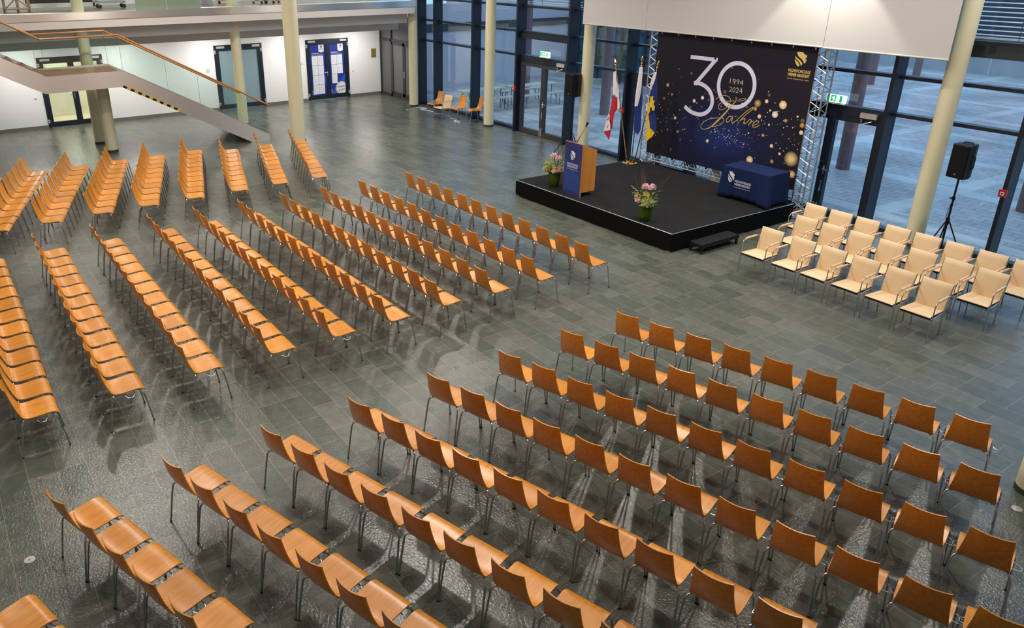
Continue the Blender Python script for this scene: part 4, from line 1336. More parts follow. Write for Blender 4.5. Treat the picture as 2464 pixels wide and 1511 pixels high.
for i in (0, 1):
    (xa, ya), (xb, yb) = c4_[i], c4_[i + 1]
    ed.tube([(xa, ya, SZ), (xb, yb, SZ)], 0.008, 6)
obj('edge_strip', ed, 'alu', sg)
jn = MB()
for (a, b) in (((-13.66, 12.95), (-9.02, 13.03)), ((-11.37, 11.17), (-11.27, 14.9))):
    ux = (Vector((*b, 0)) - Vector((*a, 0))).normalized()
    sdir = Vector((-ux.y, ux.x, 0)) * 0.006
    A, B = Vector((*a, SZ)), Vector((*b, SZ))
    jn.hexa([A - sdir, B - sdir, B + sdir, A + sdir, A - sdir + Z * 0.002, B - sdir + Z * 0.002, B + sdir + Z * 0.002, A + sdir + Z * 0.002])
obj('seam', jn, 'rubber', sg)
for (x, y) in ((-13.64, 11.18), (-9.13, 11.26), (-9.02, 14.8), (-13.52, 14.85)):
    obj('foot', MB().box(x - 0.03, x + 0.03, y - 0.03, y + 0.03, 0, SZ - 0.05).box(x - 0.05, x + 0.05, y - 0.05, y + 0.05, 0, 0.02), 'alu', sg)
stp = thing('stage_step', 'low black carpeted step in front of the stage side', 'step', (-8.8, 12.15, 0))
obj('tread', MB().box(-8.95, -8.66, 11.6, 12.7, 0.16, 0.19), 'carpet', stp)
for (x, y) in ((-8.68, 11.62), (-8.68, 12.66), (-8.93, 11.62), (-8.93, 12.66)):
    obj('leg', MB().box(x - 0.018, x + 0.018, y - 0.018, y + 0.018, 0, 0.16), 'black', stp)
obj('frame', MB().box(-8.95, -8.66, 11.6, 11.63, 0.12, 0.16).box(-8.95, -8.66, 12.67, 12.7, 0.12, 0.16).box(-8.68, -8.655, 11.6, 12.7, 0.12, 0.16), 'black', stp)

# ------------------------------------------------------------------ lectern
lc = thing('lectern', 'wooden lectern with blue crested front panel on the stage edge', 'lectern', (-12.06, 11.6, SZ))
obj('front_panel', MB().box(-12.34, -11.79, 11.355, 11.38, SZ, 1.54), 'lectern_wood', lc)
fp = MB().box(-12.335, -11.80, 11.352, 11.355, SZ + 0.005, 1.53)
fpo = obj('front_print', fp, 'lect_blue', lc)
obj('diagonal_band', MB().prism([(0.02, 0.05), (0.535, -0.0 + 0.02), (0.535, 0.36), (0.02, 0.75)], (-12.335, 11.352, SZ + 0.05), X, Z, 0.001), 'lect_band', lc)
pr = MB()
crest(pr, (-12.155, 11.350, 1.36), X, Z, 0.155, 0.21)
institute(pr, (-12.245, 11.350, 1.085), X, Z, 0.345)
obj('crest_and_name', pr, 'logo_white', lc)
obj('body', MB().prism([(11.38, SZ + 0.1), (11.80, SZ + 0.1), (11.80, 1.37), (11.38, 1.54)], (-12.32, 0, 0), Y, Z, 0.51), 'lectern_wood', lc)
for (x, y) in ((-11.84, 11.42), (-11.84, 11.76), (-12.29, 11.42), (-12.29, 11.76)):
    obj('foot', MB().lathe([(0.018, 0), (0.018, 0.1)], (x, y, SZ), 12), 'alu', lc)
mc = thing('microphone_stand', 'thin grey boom microphone stand leaning beside the lectern', 'microphone', (-12.6, 11.95, SZ))
obj('base', MB().tube([(-12.6, 11.95, SZ), (-12.6, 11.95, SZ + 0.9)], 0.012, 8).tube([(-12.6, 11.95, SZ + 0.12), (-12.78, 11.9, SZ)], 0.01, 6).tube([(-12.6, 11.95, SZ + 0.12), (-12.5, 11.80, SZ)], 0.01, 6).tube([(-12.6, 11.95, SZ + 0.12), (-12.5, 12.1, SZ)], 0.01, 6), 'black', mc)
obj('boom', MB().tube([(-12.7, 11.9, SZ + 0.80), (-12.02, 11.62, 1.86)], 0.011, 8), 'alu', mc)
obj('microphone', MB().tube([(-12.02, 11.62, 1.86), (-11.97, 11.60, 1.93)], 0.016, 8).ball((-11.96, 11.595, 1.945), 0.03, 10), 'black', mc)

# ------------------------------------------------------------------ draped table
tt = thing('conference_table', 'table hidden under a navy crested cloth on the stage', 'table', (-9.62, 14.35, SZ))
obj('tabletop', MB().box(-10.17, -9.09, 14.05, 14.66, 1.02, 1.05), 'raw_wood', tt)
for (x, y) in ((-10.12, 14.1), (-9.14, 14.1), (-10.12, 14.6), (-9.14, 14.6)):
    obj('leg', MB().box(x - 0.02, x + 0.02, y - 0.02, y + 0.02, SZ, 1.02), 'alu', tt)
tc_ = MB()
x0, x1, y0, y1 = -10.20, -9.06, 14.02, 14.69
pts = []
NX, NY = 30, 18
for k in range(NX):
    pts.append((x0 + (x1 - x0) * k / NX, y0, 0, -1))
for k in range(NY):
    pts.append((x1, y0 + (y1 - y0) * k / NY, 1, 0))
for k in range(NX):
    pts.append((x1 - (x1 - x0) * k / NX, y1, 0, 1))
for k in range(NY):
    pts.append((x0, y1 - (y1 - y0) * k / NY, -1, 0))
n = len(pts)
vs = [((x0 + x1) / 2, (y0 + y1) / 2, 1.068)]
NL = 9
corner = {0, NX, NX + NY, 2 * NX + NY}
for lv in range(NL):
    t = lv / (NL - 1)
    for k, (x, y, nx, ny) in enumerate(pts):
        dc = min(min(abs(k - c), n - abs(k - c)) for c in corner)
        flare = ((0.10 if abs(k - NX) < 8 else 0.045) * math.exp(-(dc / 2.6) ** 2) + 0.012 * (1 + sin(k * 1.25 + 0.7 * sin(k * 0.31)))) * t
        if t == 0:
            vs.append((x, y, 1.068))
            continue
        cxn, cyn = nx, ny
        if dc <= 3:
            cdir = Vector((x - (x0 + x1) / 2, y - (y0 + y1) / 2)).normalized()
            cxn, cyn = cdir.x * 1.1, cdir.y * 1.1
        inset = -0.02 * t if (ny == -1 and dc > 6) else 0
        zz = 1.068 - t * (1.068 - SZ - (0.015 + 0.05 * min(dc, 8) / 8))
        vs.append((x + cxn * (flare + inset), y + cyn * (flare + inset), zz))
fs_ = [(0, 1 + k, 1 + (k + 1) % n) for k in range(n)]
for lv in range(NL - 1):
    for k in range(n):
        k2 = (k + 1) % n
        fs_.append((1 + lv * n + k, 1 + lv * n + k2, 1 + (lv + 1) * n + k2, 1 + (lv + 1) * n + k))
tc_.add(vs, fs_)
cloth = thing('tablecloth', 'navy tablecloth with white crest draped over the stage table', 'tablecloth', (-9.62, 14.35, SZ))
co = obj('drape', tc_, 'cloth', cloth, 50)
sol = co.modifiers.new('thickness', 'SOLIDIFY')
sol.thickness = 0.006
sol.offset = 1.0
pr = MB()
crest(pr, (-10.04, 13.992, 0.99), X, Z, 0.17, 0.25)
institute(pr, (-9.855, 13.992, 0.83), X, Z, 0.40)
obj('crest_and_name', pr, 'logo_white', cloth)

# ------------------------------------------------------------------ flowers
def bouquet(x, y, seed, label_v, label_b, mir):
    rr = random.Random(seed)
    v = thing('vase', label_v, 'vase', (x, y, SZ), 'green glass vases')
    obj('glass_body', MB().lathe([(0.085, 0.0), (0.10, 0.01), (0.125, 0.12), (0.138, 0.22), (0.135, 0.31), (0.142, 0.33), (0.132, 0.33), (0.125, 0.31), (0.128, 0.22), (0.115, 0.12), (0.09, 0.03), (0.02, 0.025)], (x, y, SZ), 28), 'vase', v, 50)
    b = thing('bouquet', label_b, 'flowers', (x, y, SZ + 0.2), 'stage bouquets')
    zt = SZ + 0.33
    stems = MB()
    for i in range(14):
        a = rr.uniform(0, 2 * pi)
        stems.tube([(x + 0.05 * cos(a + 2), y + 0.05 * sin(a + 2), SZ + 0.05), (x + 0.06 * cos(a), y + 0.06 * sin(a), zt), (x + 0.14 * cos(a), y + 0.12 * sin(a), zt + rr.uniform(0.1, 0.25))], 0.006, 5)
    obj('stem', stems, 'leaf', b)

    def bloom(c, r, m, npet=60, name='bloom'):
        mbb = MB()
        c = Vector(c)
        for i in range(npet):
            u = rr.uniform(-0.55, 1)
            a = rr.uniform(0, 2 * pi)
            s_ = sqrt(max(0, 1 - u * u))
            d = Vector((cos(a) * s_, sin(a) * s_, u))
            t_ = d.cross(Vector((rr.random(), rr.random(), rr.random() + 0.1))).normalized()
            p0, p1 = c + d * r * 0.35, c + d * r * rr.uniform(0.85, 1.1)
            w = r * 0.2
            mbb.add([p0, p1 - d * r * 0.2 + t_ * w, p1, p1 - d * r * 0.2 - t_ * w, p1 - d * r * 0.25 + d.cross(t_) * w * 0.5], [(0, 1, 4), (1, 2, 4), (2, 3, 4), (3, 0, 4), (0, 3, 2, 1)])
        mbb.ball(c, r * 0.6, 10)
        return obj(name, mbb, m, b)

    B = lambda dx, dz, dy=-0.06: (x + dx * mir, y + dy, SZ + dz)
    bloom(B(-0.08, 0.66, 0.02), 0.085, 'pink', 90)
    bloom(B(0.09, 0.69, 0.02), 0.085, 'pink', 90)
    bloom(B(-0.11, 0.40, -0.10), 0.085, 'pink', 70)
    bloom(B(-0.19, 0.43, -0.04), 0.085, 'pink2', 110)
    hb = bloom(B(0.11, 0.40, -0.09), 0.13, 'hydr', 170, 'hydrangea')
    # lime orchids
    for (dx, dz) in ((-0.14, 0.52), (-0.10, 0.50), (0.05, 0.58), (0.13, 0.58)):
        mo = MB()
        cc = Vector(B(dx, dz, -0.12))
        for k in range(5):
            a = 2 * pi * k / 5 + 0.3
            d = Vector((cos(a), -0.25, sin(a)))
            t_ = Vector((-sin(a), 0, cos(a)))
            mo.add([cc, cc + d * 0.035 + t_ * 0.022, cc + d * 0.065, cc + d * 0.035 - t_ * 0.022, cc + d * 0.03 + Vector((0, 0.012, 0))], [(0, 1, 2, 3), (0, 4, 1), (1, 4, 2), (2, 4, 3), (3, 4, 0)])
        obj('orchid', mo, 'lime', b)
    lv = MB()
    for i in range(70):
        a = rr.uniform(0, 2 * pi)
        R = rr.uniform(0.06, 0.2)
        p = Vector((x + R * cos(a), y + R * sin(a) * 0.8, zt + rr.uniform(0.0, 0.28)))
        d = Vector((cos(a) + rr.uniform(-.5, .5), sin(a) + rr.uniform(-.5, .5), rr.uniform(-0.2, 0.9))).normalized()
        t_ = d.cross(Z).normalized() * 0.022
        L = rr.uniform(0.06, 0.12)
        lv.add([p, p + d * L * 0.5 + t_, p + d * L, p + d * L * 0.5 - t_, p + d * L * 0.5 + Z * 0.008], [(0, 1, 4), (1, 2, 4), (2, 3, 4), (3, 0, 4), (0, 3, 2, 1)], 0 if i % 4 else (1 if i % 8 else 2))
    obj('leaves', lv, ['leaf', 'leaf2', 'burg'], b)
    # pale sprays to one side
    spm = MB()
    for (ex, ez) in ((-0.36, 0.62), (-0.34, 0.5), (-0.28, 0.42), (0.3, 0.46)):
        p0, p1 = Vector(B(-0.08 if ex < 0 else 0.1, 0.45, -0.05)), Vector(B(ex, ez, -0.05))
        spm.tube([p0, (p0 + p1) / 2 + Vector((0, 0, 0.02)), p1], 0.004, 5)
        for k in range(9):
            q = p0 + (p1 - p0) * (0.3 + 0.7 * k / 8)
            d = Vector((rr.uniform(-1, 1), rr.uniform(-1, 0.3), rr.uniform(-0.5, 1))).normalized()
            t_ = d.cross(Vector((0.3, 0.9, 0.1))).normalized() * 0.009
            spm.add([q, q + d * 0.02 + t_, q + d * 0.045, q + d * 0.02 - t_, q + d * 0.02 + d.cross(t_)], [(0, 1, 4), (1, 2, 4), (2, 3, 4), (3, 0, 4), (0, 3, 2, 1)])
    obj('spray', spm, 'leaf2', b)
    tw = MB()
    for i in range(11):
        ang = rr.uniform(-1.0, 1.0)
        L = rr.uniform(0.45, 0.8)
        p = Vector((x + 0.03 * ang, y + rr.uniform(-0.04, 0.08), zt + 0.1))
        q = [p.copy()]
        d = Vector((sin(ang) * (1.0 if mir > 0 else 0.8), rr.uniform(-0.3, 0.5), cos(ang))).normalized()
        for k in range(5):
            d = (d + Vector((rr.uniform(-.25, .25), rr.uniform(-.2, .2), rr.uniform(-.15, .2)))).normalized()
            p = p + d * L / 5
            q.append(p.copy())
            if k in (2, 3):
                e = (d + Vector((rr.uniform(-.7, .7), rr.uniform(-.4, .4), rr.uniform(-.2, .4)))).normalized()
                tw.tube([p, p + e * 0.1, p + e * 0.16 + Z * 0.02], [0.003, 0.002, 0.0012], 4)
        tw.tube(q, [0.005, 0.004, 0.0035, 0.003, 0.0022, 0.0012], 5)
    obj('twig', tw, 'twig', b)


bouquet(-9.95, 11.40, 11, 'green glass vase standing on the front stage edge', 'pink and lime bouquet with bare twigs on the front stage edge', 1)
bouquet(-12.80, 11.50, 23, 'green glass vase standing beside the lectern', 'pink and burgundy bouquet with bare twigs beside the lectern', -1)

# ------------------------------------------------------------------ flags
fsd = thing('flag_stand', 'round polished brass flag base at the rear stage corner', 'flag stand', (-13.34, 14.5, SZ))
obj('plate', MB().lathe([(0.19, 0.0), (0.19, 0.02), (0.16, 0.035), (0.08, 0.04), (0.06, 0.06), (0.03, 0.07)], (-13.34, 14.5, SZ), 32), 'brass', fsd, 40)
sk_ = MB()
for x in (-13.42, -13.29, -13.2):
    sk_.tube([(x + 0.0, 14.47, SZ + 0.035), (x * 1.0, 14.47, SZ + 0.14)], 0.022, 10)
obj('socket', sk_, 'brass', fsd)


def drape(mb, poly, y, mi, th=0.01, ph=0.0, amp=0.03):
    zs = sorted(set(p[1] for p in poly))
    z0, z1 = zs[0], zs[-1]
    NZ, NXX = 22, 6
    rows = []
    for k in range(NZ + 1):
        z = z0 + 1e-4 + (z1 - z0 - 2e-4) * k / NZ
        xs = []
        m = len(poly)
        for i in range(m):
            (xa, za), (xb, zb) = poly[i], poly[(i + 1) % m]
            if (za - z) * (zb - z) < 0:
                xs.append(xa + (xb - xa) * (z - za) / (zb - za))
        if len(xs) >= 2:
            rows.append((z, min(xs), max(xs)))
    F_, B_ = [], []
    for (z, a, b) in rows:
        for i in range(NXX + 1):
            x = a + (b - a) * i / NXX
            w = amp * sin(26 * x + 2.0 * z + ph) + 0.012 * sin(60 * x + ph)
            F_.append((x, y + w - th / 2, z))
            B_.append((x, y + w + th / 2, z))
    nr, nc = len(rows), NXX + 1
    fs = []
    N_ = len(F_)
    for r in range(nr - 1):
        for c in range(nc - 1):
            q = (r * nc + c, r * nc + c + 1, (r + 1) * nc + c + 1, (r + 1) * nc + c)
            fs.append(q)
            fs.append(tuple(N_ + i for i in reversed(q)))
        for c in (0, nc - 1):
            fs.append((r * nc + c, (r + 1) * nc + c, N_ + (r + 1) * nc + c, N_ + r * nc + c))
    for c in range(nc - 1):
        fs.append((c, c + 1, N_ + c + 1, N_ + c))
        t = (nr - 1) * nc
        fs.append((t + c, t + c + 1, N_ + t + c + 1, N_ + t + c))
    mb.add(F_ + B_, fs, mi)


def flag(bx, bz, tx, tz, polys, mats, label, extra=None):
    yb = 14.47
    f = thing('flag', label, 'flag', (bx, yb, SZ + 0.05), 'flags in the brass stand')
    d = Vector((tx - bx, 0, tz - bz)).normalized()
    b0, t0 = Vector((bx, yb, bz)), Vector((tx, yb, tz))
    obj('pole', MB().tube([b0, t0 - d * 0.26], 0.014, 10), 'brass', f)
    prof = [(0.012, -0.26), (0.022, -0.24), (0.012, -0.22), (0.024, -0.19), (0.024, -0.17), (0.012, -0.15), (0.03, -0.12), (0.034, -0.10), (0.02, -0.04), (0.002, 0.0)]
    mb = MB()
    mb.tube([t0 + d * z for r, z in prof], [r for r, z in prof], 10)
    obj('finial', mb, 'brass', f)
    cl = MB()
    for i, (mi, poly, dy, ph) in enumerate(polys):
        drape(cl, poly, yb + dy, mi, 0.008, ph)
    obj('cloth', cl, mats, f, 60)
    if extra:
        eb_ = MB().prism(extra, (0, yb - 0.085, 0), X, Z, 0.006)
        obj('emblem', eb_, 'flag_gold', f)


flag(-13.41, 0.42, -14.13, 2.89, [
    (0, [(-14.08, 2.58), (-14.01, 2.59), (-13.88, 2.09), (-13.76, 1.67), (-13.86, 1.66), (-13.91, 1.96), (-14.04, 1.96), (-14.04, 2.29)], -0.045, 0),
    (1, [(-14.09, 2.58), (-14.06, 2.55), (-14.04, 2.27), (-14.0, 1.96), (-13.9, 1.95), (-13.85, 1.65), (-13.95, 1.61), (-13.95, 1.21), (-14.02, 1.19), (-14.02, 1.14), (-14.21, 1.07), (-14.15, 1.45), (-14.13, 1.8), (-14.12, 2.23)], -0.02, 0.8),
    (0, [(-14.16, 1.52), (-14.02, 1.19), (-14.02, 1.12), (-14.22, 1.04)], -0.05, 1.6),
    (1, [(-14.22, 1.04), (-14.03, 1.11), (-14.06, 0.88), (-14.09, 0.84), (-14.16, 0.97)], -0.045, 1.0)], ['flag_white', 'flag_red'], 'red and white flag hanging from the pole leaning towards the lectern')
flag(-13.26, 0.42, -13.22, 3.03, [
    (0, [(-13.25, 2.77), (-13.17, 2.77), (-13.15, 2.35), (-13.19, 1.84), (-13.27, 1.84), (-13.26, 2.34)], -0.045, 0),
    (1, [(-13.19, 2.77), (-13.13, 2.5), (-13.04, 1.85), (-13.09, 1.8), (-13.06, 1.31), (-13.13, 1.15), (-13.22, 1.21), (-13.27, 1.72), (-13.25, 1.82), (-13.2, 2.35)], -0.015, 0.5)], ['flag_white', 'flag_blue'], 'plain blue flag with white sleeve on the middle pole')
flag(-13.16, 0.42, -12.70, 2.98, [
    (0, [(-12.77, 2.71), (-12.72, 2.71), (-12.76, 2.43), (-12.83, 2.16), (-12.89, 1.75), (-12.93, 1.79), (-12.86, 2.16)], -0.045, 0),
    (1, [(-12.75, 2.71), (-12.71, 2.6), (-12.61, 1.93), (-12.53, 1.32), (-12.58, 1.28), (-12.72, 1.37), (-12.79, 1.63), (-12.83, 2.16), (-12.76, 2.43)], -0.02, 0.5),
    (2, [(-12.84, 2.16), (-12.79, 1.63), (-12.72, 1.37), (-12.58, 1.28), (-12.69, 1.15), (-12.79, 1.02), (-12.87, 1.04), (-12.88, 1.41), (-12.90, 1.65), (-12.89, 1.75)], -0.035, 1.2)], ['flag_white', 'flag_blue', 'flag_gold'], 'blue and yellow flag with gold emblem hanging in front of the truss',
    [(-12.77, 2.14), (-12.69, 2.16), (-12.69, 2.07), (-12.63, 2.05), (-12.66, 1.97), (-12.61, 1.93), (-12.61, 1.83), (-12.68, 1.82), (-12.70, 1.90), (-12.75, 1.88), (-12.74, 1.78), (-12.78, 1.72), (-12.82, 1.76), (-12.80, 1.84), (-12.78, 1.92), (-12.81, 1.98), (-12.77, 2.02)])


# ------------------------------------------------------------------ loudspeakers
def loudspeaker(x, y, zb, w, d, h, rot, lab_s, lab_t, hub):
    s_ = thing('loudspeaker', lab_s, 'speaker', (x, y, zb))
    s_.rotation_euler = (radians(0), 0, rot)
    prof = [(-w / 2, -d / 2), (w / 2, -d / 2), (w * 0.5, d * 0.05), (w * 0.34, d / 2), (-w * 0.34, d / 2), (-w * 0.5, d * 0.05)]
    body = MB()
    k = len(prof)
    vs = [(a * 0.96, b * 0.96, 0.0) for a, b in prof] + [(a, b, 0.015) for a, b in prof] + [(a, b, h - 0.02) for a, b in prof] + [(a * 0.95, b * 0.95, h) for a, b in prof]
    fs = [tuple(range(k - 1, -1, -1)), tuple(range(3 * k, 4 * k))]
    for lv in range(3):
        for i in range(k):
            j = (i + 1) % k
            fs.append((lv * k + i, lv * k + j, (lv + 1) * k + j, (lv + 1) * k + i))
    body.add(vs, fs)
    obj('cabinet', body, 'black', s_, local=True)
    obj('grille', MB().box(-w * 0.45, w * 0.45, -d / 2 - 0.012, -d / 2, 0.03, h - 0.03), 'spk', s_, local=True)
    obj('badge', MB().box(-0.012, 0.012, -d / 2 - 0.016, -d / 2 - 0.012, 0.06, 0.085), 'alu', s_, local=True)
    obj('carry_handle', MB().tube([(w / 2, 0.0, h * 0.3), (w / 2 + 0.03, 0.0, h * 0.34), (w / 2 + 0.03, 0.0, h * 0.66), (w / 2, 0.0, h * 0.7)], 0.012, 8).tube([(-0.08, 0.02, h), (-0.07, 0.02, h + 0.025), (0.07, 0.02, h + 0.025), (0.08, 0.02, h)], 0.012, 8), 'black', s_, local=True)
    t = thing('tripod_stand', lab_t, 'stand', (x, y, 0))
    obj('pole', MB().tube([(x, y, 0.25), (x, y, zb - 0.005)], [0.02, 0.017], 10), 'black', t)
    obj('collar', MB().tube([(x, y, hub - 0.06), (x, y, hub + 0.06)], 0.032, 12).tube([(x, y, hub + 0.4), (x, y, hub + 0.46)], 0.028, 12).tube([(x, y, hub + 0.43), (x - 0.06, y - 0.02, hub + 0.43)], 0.012, 8), 'black', t)
    for k in range(3):
        a = rot + 2 * pi * k / 3 - 1.9
        dx, dy = cos(a), sin(a)
        lg = obj('leg', MB().tube([(x + dx * 0.03, y + dy * 0.03, hub), (x + dx * 0.44, y + dy * 0.44, 0.02)], 0.013, 8).tube([(x, y, 0.27), (x + dx * 0.24, y + dy * 0.24, hub * 0.47)], 0.008, 6), 'black', t)
        obj('rubber_foot', MB().ball((x + dx * 0.445, y + dy * 0.445, 0.018), 0.018, 8), 'rubber', lg)
    pts_ = [(x + 0.03 * sin(i * 0.9), y - 0.03 + 0.008 * cos(i * 1.7), zb - 0.02 - i * (zb - 0.1) / 12) for i in range(13)]
    cb = thing('speaker_cable', 'thin black cable hanging down ' + lab_t.split(' ', 3)[-1].replace('tripod stand ', 'the tripod '), 'cable', (x, y, 0.05))
    obj('wire', MB().tube([(x + 0.1, y + 0.05, zb + 0.02), (x + 0.09, y - 0.0, zb - 0.06)] + pts_, 0.005, 6), 'black', cb)


loudspeaker(-6.03, 15.02, 1.60, 0.31, 0.30, 0.60, radians(-8), 'black loudspeaker on a tripod behind the beige armchairs', 'tall black tripod stand behind the beige armchairs', 0.78)
loudspeaker(-16.22, 15.1, 1.60, 0.40, 0.30, 0.62, radians(-10), 'black loudspeaker on a tripod partly hidden by the lectern column', 'tall black tripod stand between lectern and glass front', 0.62)

# ------------------------------------------------------------------ cable, power strip, floor sockets
cp = [(-24.5, 14.85, 0.012), (-24.62, 15.2, 0.012), (-24.4, 15.33, 0.012), (-24.2, 15.25, 0.012), (-24.3, 15.05, 0.012), (-24.0, 15.1, 0.012), (-23.6, 15.15, 0.012), (-23.3, 15.05, 0.012), (-23.0, 15.2, 0.012), (-22.7, 15.1, 0.012), (-22.4, 15.12, 0.012), (-22.15, 14.98, 0.012), (-21.95, 15.08, 0.012), (-21.75, 14.86, 0.012)]
cp2 = spline([(a, b) for a, b, c in cp], 5)
tag(obj('extension_cable', MB().tube([(a, b, 0.012) for a, b in cp2], 0.012, 6), 'cable'), 'white extension cable snaking below the loose chairs', 'cable')
psq = thing('power_strip', 'short white power strip at the end of the cable', 'power strip', (-21.62, 14.86, 0))
obj('body', MB().box(-21.75, -21.5, 14.82, 14.9, 0, 0.045), 'white', psq)
soc = MB()
for k in range(3):
    soc.lathe([(0.022, 0.045), (0.022, 0.049), (0.016, 0.047)], (-21.7 + k * 0.075, 14.86, 0), 10)
obj('outlet', soc, 'rubber', psq)
for (x, y, l) in ((-6.85, -0.14, 'round pinkish floor socket lid beside the rearmost row'), (-2.05, 8.43, 'round pinkish floor socket lid beside the column foot'), (-24.52, 14.62, 'round grey floor socket lid beside the corner column')):
    s_ = thing('floor_socket', l, 'floor socket', (x, y, 0))
    obj('lid', MB().lathe([(0.05, 0.0), (0.05, 0.003), (0.046, 0.005)], (x, y, 0), 28), 'disc', s_)
    obj('slot', MB().box(x - 0.012, x + 0.012, y - 0.004, y + 0.004, 0.005, 0.006), 'dark_ring', s_)


# ------------------------------------------------------------------ wooden chairs
def make_chair():
    t = thing('wooden_chair', 'orange plywood chair', 'chair')
    # shell: profile in (u = forward, z), swept across with a taper and a hollow back
    prof = [(-0.018, 0.845), (-0.012, 0.80), (0.0, 0.74), (0.013, 0.68), (0.028, 0.62), (0.046, 0.565), (0.062, 0.525), (0.075, 0.495), (0.093, 0.472), (0.12, 0.459), (0.16, 0.455), (0.21, 0.456), (0.27, 0.461), (0.33, 0.466), (0.38, 0.467), (0.415, 0.460), (0.44, 0.445), (0.452, 0.428)]
    halfw = [0.157, 0.161, 0.165, 0.170, 0.176, 0.182, 0.187, 0.191, 0.195, 0.198, 0.201, 0.204, 0.206, 0.207, 0.207, 0.206, 0.203, 0.198]
    hollow = [0.030, 0.028, 0.026, 0.023, 0.02, 0.016, 0.012, 0.010, 0.009, 0.009, 0.009, 0.008, 0.006, 0.004, 0.002, 0, 0, 0]
    n, m = len(prof), 9
    th = 0.011
    nor = []
    for i in range(n):
        a, b = prof[max(i - 1, 0)], prof[min(i + 1, n - 1)]
        d = Vector((b[0] - a[0], b[1] - a[1])).normalized()
        nor.append(Vector((-d.y, d.x)))   # towards the sitter
    T_, B_ = [], []
    for i in range(n):
        for j in range(m):
            s_ = -1 + 2 * j / (m - 1)
            x = s_ * halfw[i]
            h = hollow[i] * (1 - s_ * s_)
            u = prof[i][0] - nor[i].x * h
            z = prof[i][1] - nor[i].y * h
            T_.append((x, u + nor[i].x * th / 2, z + nor[i].y * th / 2))
            B_.append((x, u - nor[i].x * th / 2, z - nor[i].y * th / 2))
    N_ = n * m
    fs = []
    for i in range(n - 1):
        for j in range(m - 1):
            q = (i * m + j, i * m + j + 1, (i + 1) * m + j + 1, (i + 1) * m + j)
            fs.append(q)
            fs.append(tuple(N_ + k for k in reversed(q)))
        for j in (0, m - 1):
            fs.append((i * m + j, (i + 1) * m + j, N_ + (i + 1) * m + j, N_ + i * m + j))
    for j in range(m - 1):
        for i in (0, n - 1):
            fs.append((i * m + j, i * m + j + 1, N_ + i * m + j + 1, N_ + i * m + j))
    # split at the bend so that seat and backrest are separate parts of the one shell
    allv = T_ + B_
    cut = 8
    for nm, lo, hi in (('backrest', 0, cut), ('seat', cut, n - 1)):
        idx = [i for i in range(2 * N_) if lo <= (i % N_) // m <= hi]
        mp_ = {k: i for i, k in enumerate(idx)}
        sub = MB()
        sub.add([allv[k] for k in idx], [tuple(mp_[k] for k in f) for f in fs if all(k in mp_ for k in f)])
        obj(nm, sub, 'ply', t, 50, local=True)
    r = 0.0095
    for sx in (-1, 1):
        # rear leg
        lg = MB().tube([(sx * 0.234, 0.0, 0.008), (sx * 0.224, 0.046, 0.28), (sx * 0.219, 0.068, 0.395), (sx * 0.213, 0.078, 0.425), (sx * 0.200, 0.088, 0.442), (sx * 0.180, 0.10, 0.449), (sx * 0.15, 0.125, 0.446), (sx * 0.15, 0.14, 0.441)], r, 8)
        lg.tube([(sx * 0.2345, -0.001, 0.0), (sx * 0.2340, 0.001, 0.012)], 0.0108, 8, 1)
        obj('leg', lg, ['tube', 'rubber'], t, 50, local=True)
        lg = MB().tube([(sx * 0.234, 0.49, 0.012), (sx * 0.222, 0.452, 0.28), (sx * 0.217, 0.432, 0.385), (sx * 0.211, 0.42, 0.416), (sx * 0.193, 0.40, 0.431), (sx * 0.15, 0.37, 0.439)], r, 8)
        lg.tube([(sx * 0.2345, 0.491, 0.0), (sx * 0.2340, 0.489, 0.012)], 0.0108, 8, 1)
        obj('leg', lg, ['tube', 'rubber'], t, 50, local=True)
    sf = MB()
    for sx in (-1, 1):
        sf.tube([(sx * 0.15, 0.14, 0.441), (sx * 0.15, 0.37, 0.439)], r, 8)
    sf.tube([(-0.15, 0.2, 0.436), (0.15, 0.2, 0.436)], 0.008, 8).tube([(-0.15, 0.32, 0.436), (0.15, 0.32, 0.436)], 0.008, 8)
    obj('seat_frame', sf, 'tube', t, 50, local=True)
    rc = MB()
    w = 0.0045
    rc.tube([(0.16, 0.225, 0.43), (0.20, 0.222, 0.425), (0.235, 0.225, 0.418), (0.248, 0.24, 0.412), (0.272, 0.248, 0.410), (0.275, 0.275, 0.409), (0.272, 0.302, 0.410), (0.248, 0.31, 0.412), (0.235, 0.322, 0.418), (0.20, 0.328, 0.425), (0.16, 0.325, 0.43)], w, 6)
    rc.tube([(-0.16, 0.235, 0.43), (-0.205, 0.24, 0.425), (-0.232, 0.25, 0.420), (-0.236, 0.275, 0.419), (-0.232, 0.30, 0.420), (-0.205, 0.31, 0.425), (-0.16, 0.315, 0.43)], w, 6)
    obj('row_connector', rc, 'chrome', t, 50, local=True)
    return t


chair0 = make_chair()
used0 = [False]
n_ch = [0]


def place_chair(cx, cy, th, label, group):
    R = Vector((cos(th), sin(th), 0))
    F = Vector((-sin(th), cos(th), 0))
    c = Vector((cx, cy, 0))
    pts_ = [c + R * a + F * u + Z * z for a in (-0.2, 0, 0.2) for u, z in ((0, 0), (0.49, 0), (-0.02, 0.84), (0.05, 0.6), (0.1, 0.46), (0.45, 0.44), (0.27, 0.46))]
    if not seen(pts_, 4):
        return None
    if used0[0]:
        o = copy_tree(chair0)
    else:
        o = chair0
        used0[0] = True
    o.location = (cx, cy, 0)
    o.rotation_euler = (0, 0, th + random.uniform(-0.012, 0.012))
    tag(o, label, 'chair', group)
    n_ch[0] += 1
    return o


